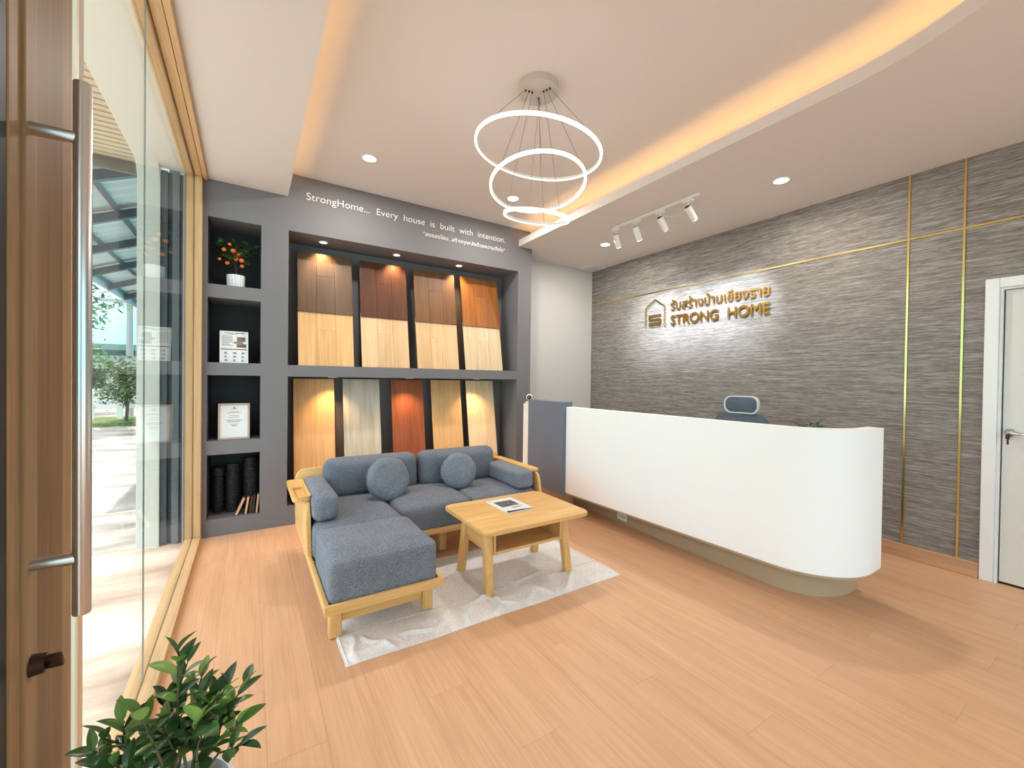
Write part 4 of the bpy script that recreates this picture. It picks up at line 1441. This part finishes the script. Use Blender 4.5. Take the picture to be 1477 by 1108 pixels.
bm_prism(bm, [(-1.0, 3.036), (-1.0, 3.45), (4.40, 3.45), (4.40, 2.90)] + [(4.40 - 0.14 + 0.14 * math.cos(a), 2.90 - 0.004 + 0.14 * math.sin(a)) for a in [PI / 2 * i / 8 for i in range(1, 9)]], PXO, PXI, 'x')
po_ = struct('trim_7', bm, portal_m)
struct('ceiling_porch', box(PXI, XW - 0.09, -1.0, 4.40, 3.036, 3.10), portal_m)
clad_m = plain('dark grey cladding', lin(92, 98, 102), 0.6)
cw_ = struct('wall_outside', box(PXI + 0.001, XW - 0.106, 4.47, 4.60, -0.06, 3.036), clad_m)
xx = PXI + 0.002
for k, (w_, pr_) in enumerate(((0.045, 0.03), (0.03, 0.0), (0.05, 0.045), (0.02, 0.01), (0.036, 0.055))):
    if xx + w_ < XW - 0.106:
        obj('cladding_panel', box(xx, xx + w_ - 0.004, 4.47 - pr_ - 0.01, 4.4695, -0.05, 3.03), plain('cladding strip', lin(*((96, 102, 106), (60, 66, 70), (120, 126, 130), (70, 76, 80), (196, 204, 206))[k]), 0.5), cw_)
    xx += w_
# timber slatted soffit in front of the portal
sf = thing('slatted_canopy', 'tan slatted canopy ceiling outside the glass above the portal', 'canopy', (-1.5, 3.4, 3.30))
obj('canopy_board', box(-1.43, PXO - 0.003, -3.0, 5.12, 3.335, 3.37), plain('canopy board', lin(150, 128, 100), 0.8), sf)  # extended unseen towards the door, outer edge shaped to block the sun
slat_m = plain('tan slat', lin(196, 172, 138), 0.6)
for k in range(60):
    yy = 0.03 + k * 0.085
    obj('slat', box(-1.43, PXO - 0.004, yy, yy + 0.058, 3.305, 3.3345), slat_m, sf, flat=True)
obj('fascia', box(-1.43, PXO - 0.004, 5.121, 5.15, 3.20, 3.37), plain('canopy fascia', lin(120, 110, 96), 0.7), sf)
# steel carport roof beyond
cr = thing('carport_roof', 'grey corrugated steel carport roof on dark beams outside', 'roof', (-1.4, 9.0, 2.85))
zr = lambda x_: 2.85 + (x_ + 2.05) * 0.42
sheet = bmesh.new()
Ya, Yb_ = 5.2, 15.0
NC = 196
rows = []
for j in range(NC + 1):
    yy = Ya + (Yb_ - Ya) * j / NC
    dz = 0.025 * (1, 1, -0.2, -0.2)[j % 4]
    rows.append([sheet.verts.new((x_, yy, zr(x_) + 0.09 + dz)) for x_ in (-2.05, -1.3, -0.5)])
for a, b in zip(rows, rows[1:]):
    for i in range(2):
        sheet.faces.new((a[i], a[i + 1], b[i + 1], b[i]))
obj('roof_sheet', sheet, plain('galvanised sheet', lin(192, 180, 172), 0.6), cr, flat=True)
beam_m = plain('dark steel beam', lin(70, 74, 78), 0.5)
for k in range(9):
    yy = 5.35 + k * 1.1
    bm = bmesh.new()
    bm_prism(bm, [(-2.05, zr(-2.05) - 0.05), (-0.5, zr(-0.5) - 0.05), (-0.5, zr(-0.5) + 0.05), (-2.05, zr(-2.05) + 0.05)], yy, yy + 0.06, 'y')
    obj('rafter', bm, beam_m, cr)
for xk in (-2.03, -1.66, -1.28, -0.9):
    obj('purlin', box(xk - 0.025, xk + 0.025, Ya, Yb_, zr(xk) + 0.0505, zr(xk) + 0.075), beam_m, cr)
obj('gutter', box(-2.13, -2.065, Ya, Yb_, 2.84, 2.95, bev=0.01), plain('pale gutter', lin(150, 156, 160), 0.5), cr)
for yy in (14.4,):
    obj('post', box(-2.02, -1.92, yy, yy + 0.10, -0.06, 2.79), beam_m, cr)

# street: verge, fence, bushes, trees, pole, far shops
struct('verge', box(-12, 1, 15.2, 17.5, -0.0595, 0.05), plain('grass verge', lin(98, 118, 62), 0.95, grain=0.5, gscale=14)).name = 'floor_verge'
leaf_t = plain('pale feathery foliage', lin(96, 132, 84), 0.7, grain=0.3)
leaf_d = plain('deep bush foliage', lin(84, 112, 48), 0.7, grain=0.4)
bark = plain('bark', lin(96, 84, 70), 0.9)


def tree(label, x, y, h, r, nleaf, lsz, leafm, seed, cat='tree', name='street_tree', trunk_r=0.09, low=0.45, droop=0.2):
    rr_ = random.Random(seed)
    t = thing(name, label, cat, (x, y, -0.05))
    b = bmesh.new()
    top_ = Vector((x + rr_.uniform(-0.2, 0.2), y, h * 0.8))
    bm_tube(b, [(x, y, -0.06), (x + 0.05, y, h * 0.4), top_], [trunk_r, trunk_r * 0.75, trunk_r * 0.3], 8)
    f = bmesh.new()
    for k in range(26):
        a = rr_.uniform(0, 2 * PI)
        z_ = h * rr_.uniform(low, 1.0)
        q = Vector((x + r * math.cos(a) * rr_.uniform(0.4, 1), y + r * math.sin(a) * rr_.uniform(0.4, 1), z_))
        s_ = Vector((x, y, max(0.1, z_ - h * 0.25)))
        bm_tube(b, [s_, s_.lerp(q, 0.5) + Vector((0, 0, 0.1)), q], [trunk_r * 0.35, trunk_r * 0.2, 0.006], 5)
        for j in range(nleaf // 26):
            c_ = s_.lerp(q, rr_.uniform(0.35, 1.1)) + Vector((rr_.gauss(0, 0.16), rr_.gauss(0, 0.16), rr_.gauss(0, 0.12)))
            d = Vector((rr_.gauss(0, 1), rr_.gauss(0, 1), rr_.gauss(-droop, 0.5))).normalized()
            w = d.cross(Vector((rr_.gauss(0, 1), rr_.gauss(0, 1), 1))).normalized()
            L = lsz * rr_.uniform(0.7, 1.3)
            f.faces.new([f.verts.new(c_ + v) for v in (Vector((0, 0, 0)), d * L * 0.5 + w * L * 0.16, d * L, d * L * 0.5 - w * L * 0.16)])
    obj('trunk', b, bark, t)
    fo = obj('foliage', f, leafm, t, flat=True)
    fo['kind'] = 'stuff'
    return t


tree('pale feathery street tree outside, its drooping branches cross the sky', -4.0, 13.0, 4.2, 1.5, 2600, 0.20, leaf_t, 4, droop=0.5, low=0.35)
tree('low bushy yellow green shrub on the verge outside beside carport', -2.9, 15.6, 1.75, 0.75, 1560, 0.14, leaf_d, 9, 'shrub', 'verge_shrub', 0.04, 0.5, 0)
tree('distant dark tree behind the far fence outside', -5.6, 19.5, 3.4, 1.4, 1560, 0.22, leaf_d, 15, low=0.3)
fn = thing('roadside_fence', 'white post and rail fence along the road outside', 'fence', (-4.5, 16.6, 0.05))
fw_ = plain('white fence paint', lin(226, 228, 226), 0.6)
for k in range(9):
    obj('post', box(-7.0 + k * 0.62, -6.88 + k * 0.62, 16.55, 16.67, 0.05, 0.95), fw_, fn)
for zz in (0.35, 0.68):
    obj('rail', box(-7.0, -1.9, 16.58, 16.64, zz, zz + 0.10), fw_, fn)
hs = thing('far_building', 'pale far building with dark windows and green awning across the road', 'building', (-7.5, 24.0, -0.05))
obj('wall', box(-12, -3.2, 24.0, 28.0, -0.06, 2.2), plain('pale render', lin(224, 228, 228), 0.8), hs)
for k in range(6):
    w_ = obj('window', box(-11.4 + k * 1.35, -10.5 + k * 1.35, 23.96, 24.05, 0.75, 1.6), M['dark_rubber'], hs)
    obj('window_frame', box(-11.5 + k * 1.35, -10.4 + k * 1.35, 23.94, 23.99, 1.6, 1.7), fw_, w_)
obj('awning', prism([(24.0, 2.25), (24.0, 2.65), (22.9, 2.35), (22.9, 2.12)], -12, -3.2, 'x'), plain('dark green awning', lin(28, 74, 66), 0.7), hs)
pl = thing('utility_pole', 'concrete utility pole with crossarm and wires outside', 'pole', (-3.35, 18.5, -0.05))
conc = plain('grey concrete pole', lin(156, 158, 158), 0.8)
obj('pole', tube([(-3.35, 18.5, -0.06), (-3.35, 18.5, 4.3)], [0.11, 0.075], 10), conc, pl)
obj('crossarm', box(-4.15, -2.6, 18.42, 18.52, 3.72, 3.82), conc, pl)
for k in range(3):
    obj('insulator', lathe([(0.0, 3.82), (0.04, 3.82), (0.05, 3.9), (0.02, 3.97), (0.0, 3.97)], -4.0 + k * 0.65, 18.47, 10), M['bronze'], pl)
    x_ = -4.0 + k * 0.65
    obj('wire', tube([(x_ - 4.0 + 0.2 * k, 6.0, 4.9 + 0.5 * k), (x_ - 2.0, 12.0, 4.05 + 0.2 * k), (x_, 18.47, 3.98)], 0.008, 5), M['black'], pl)
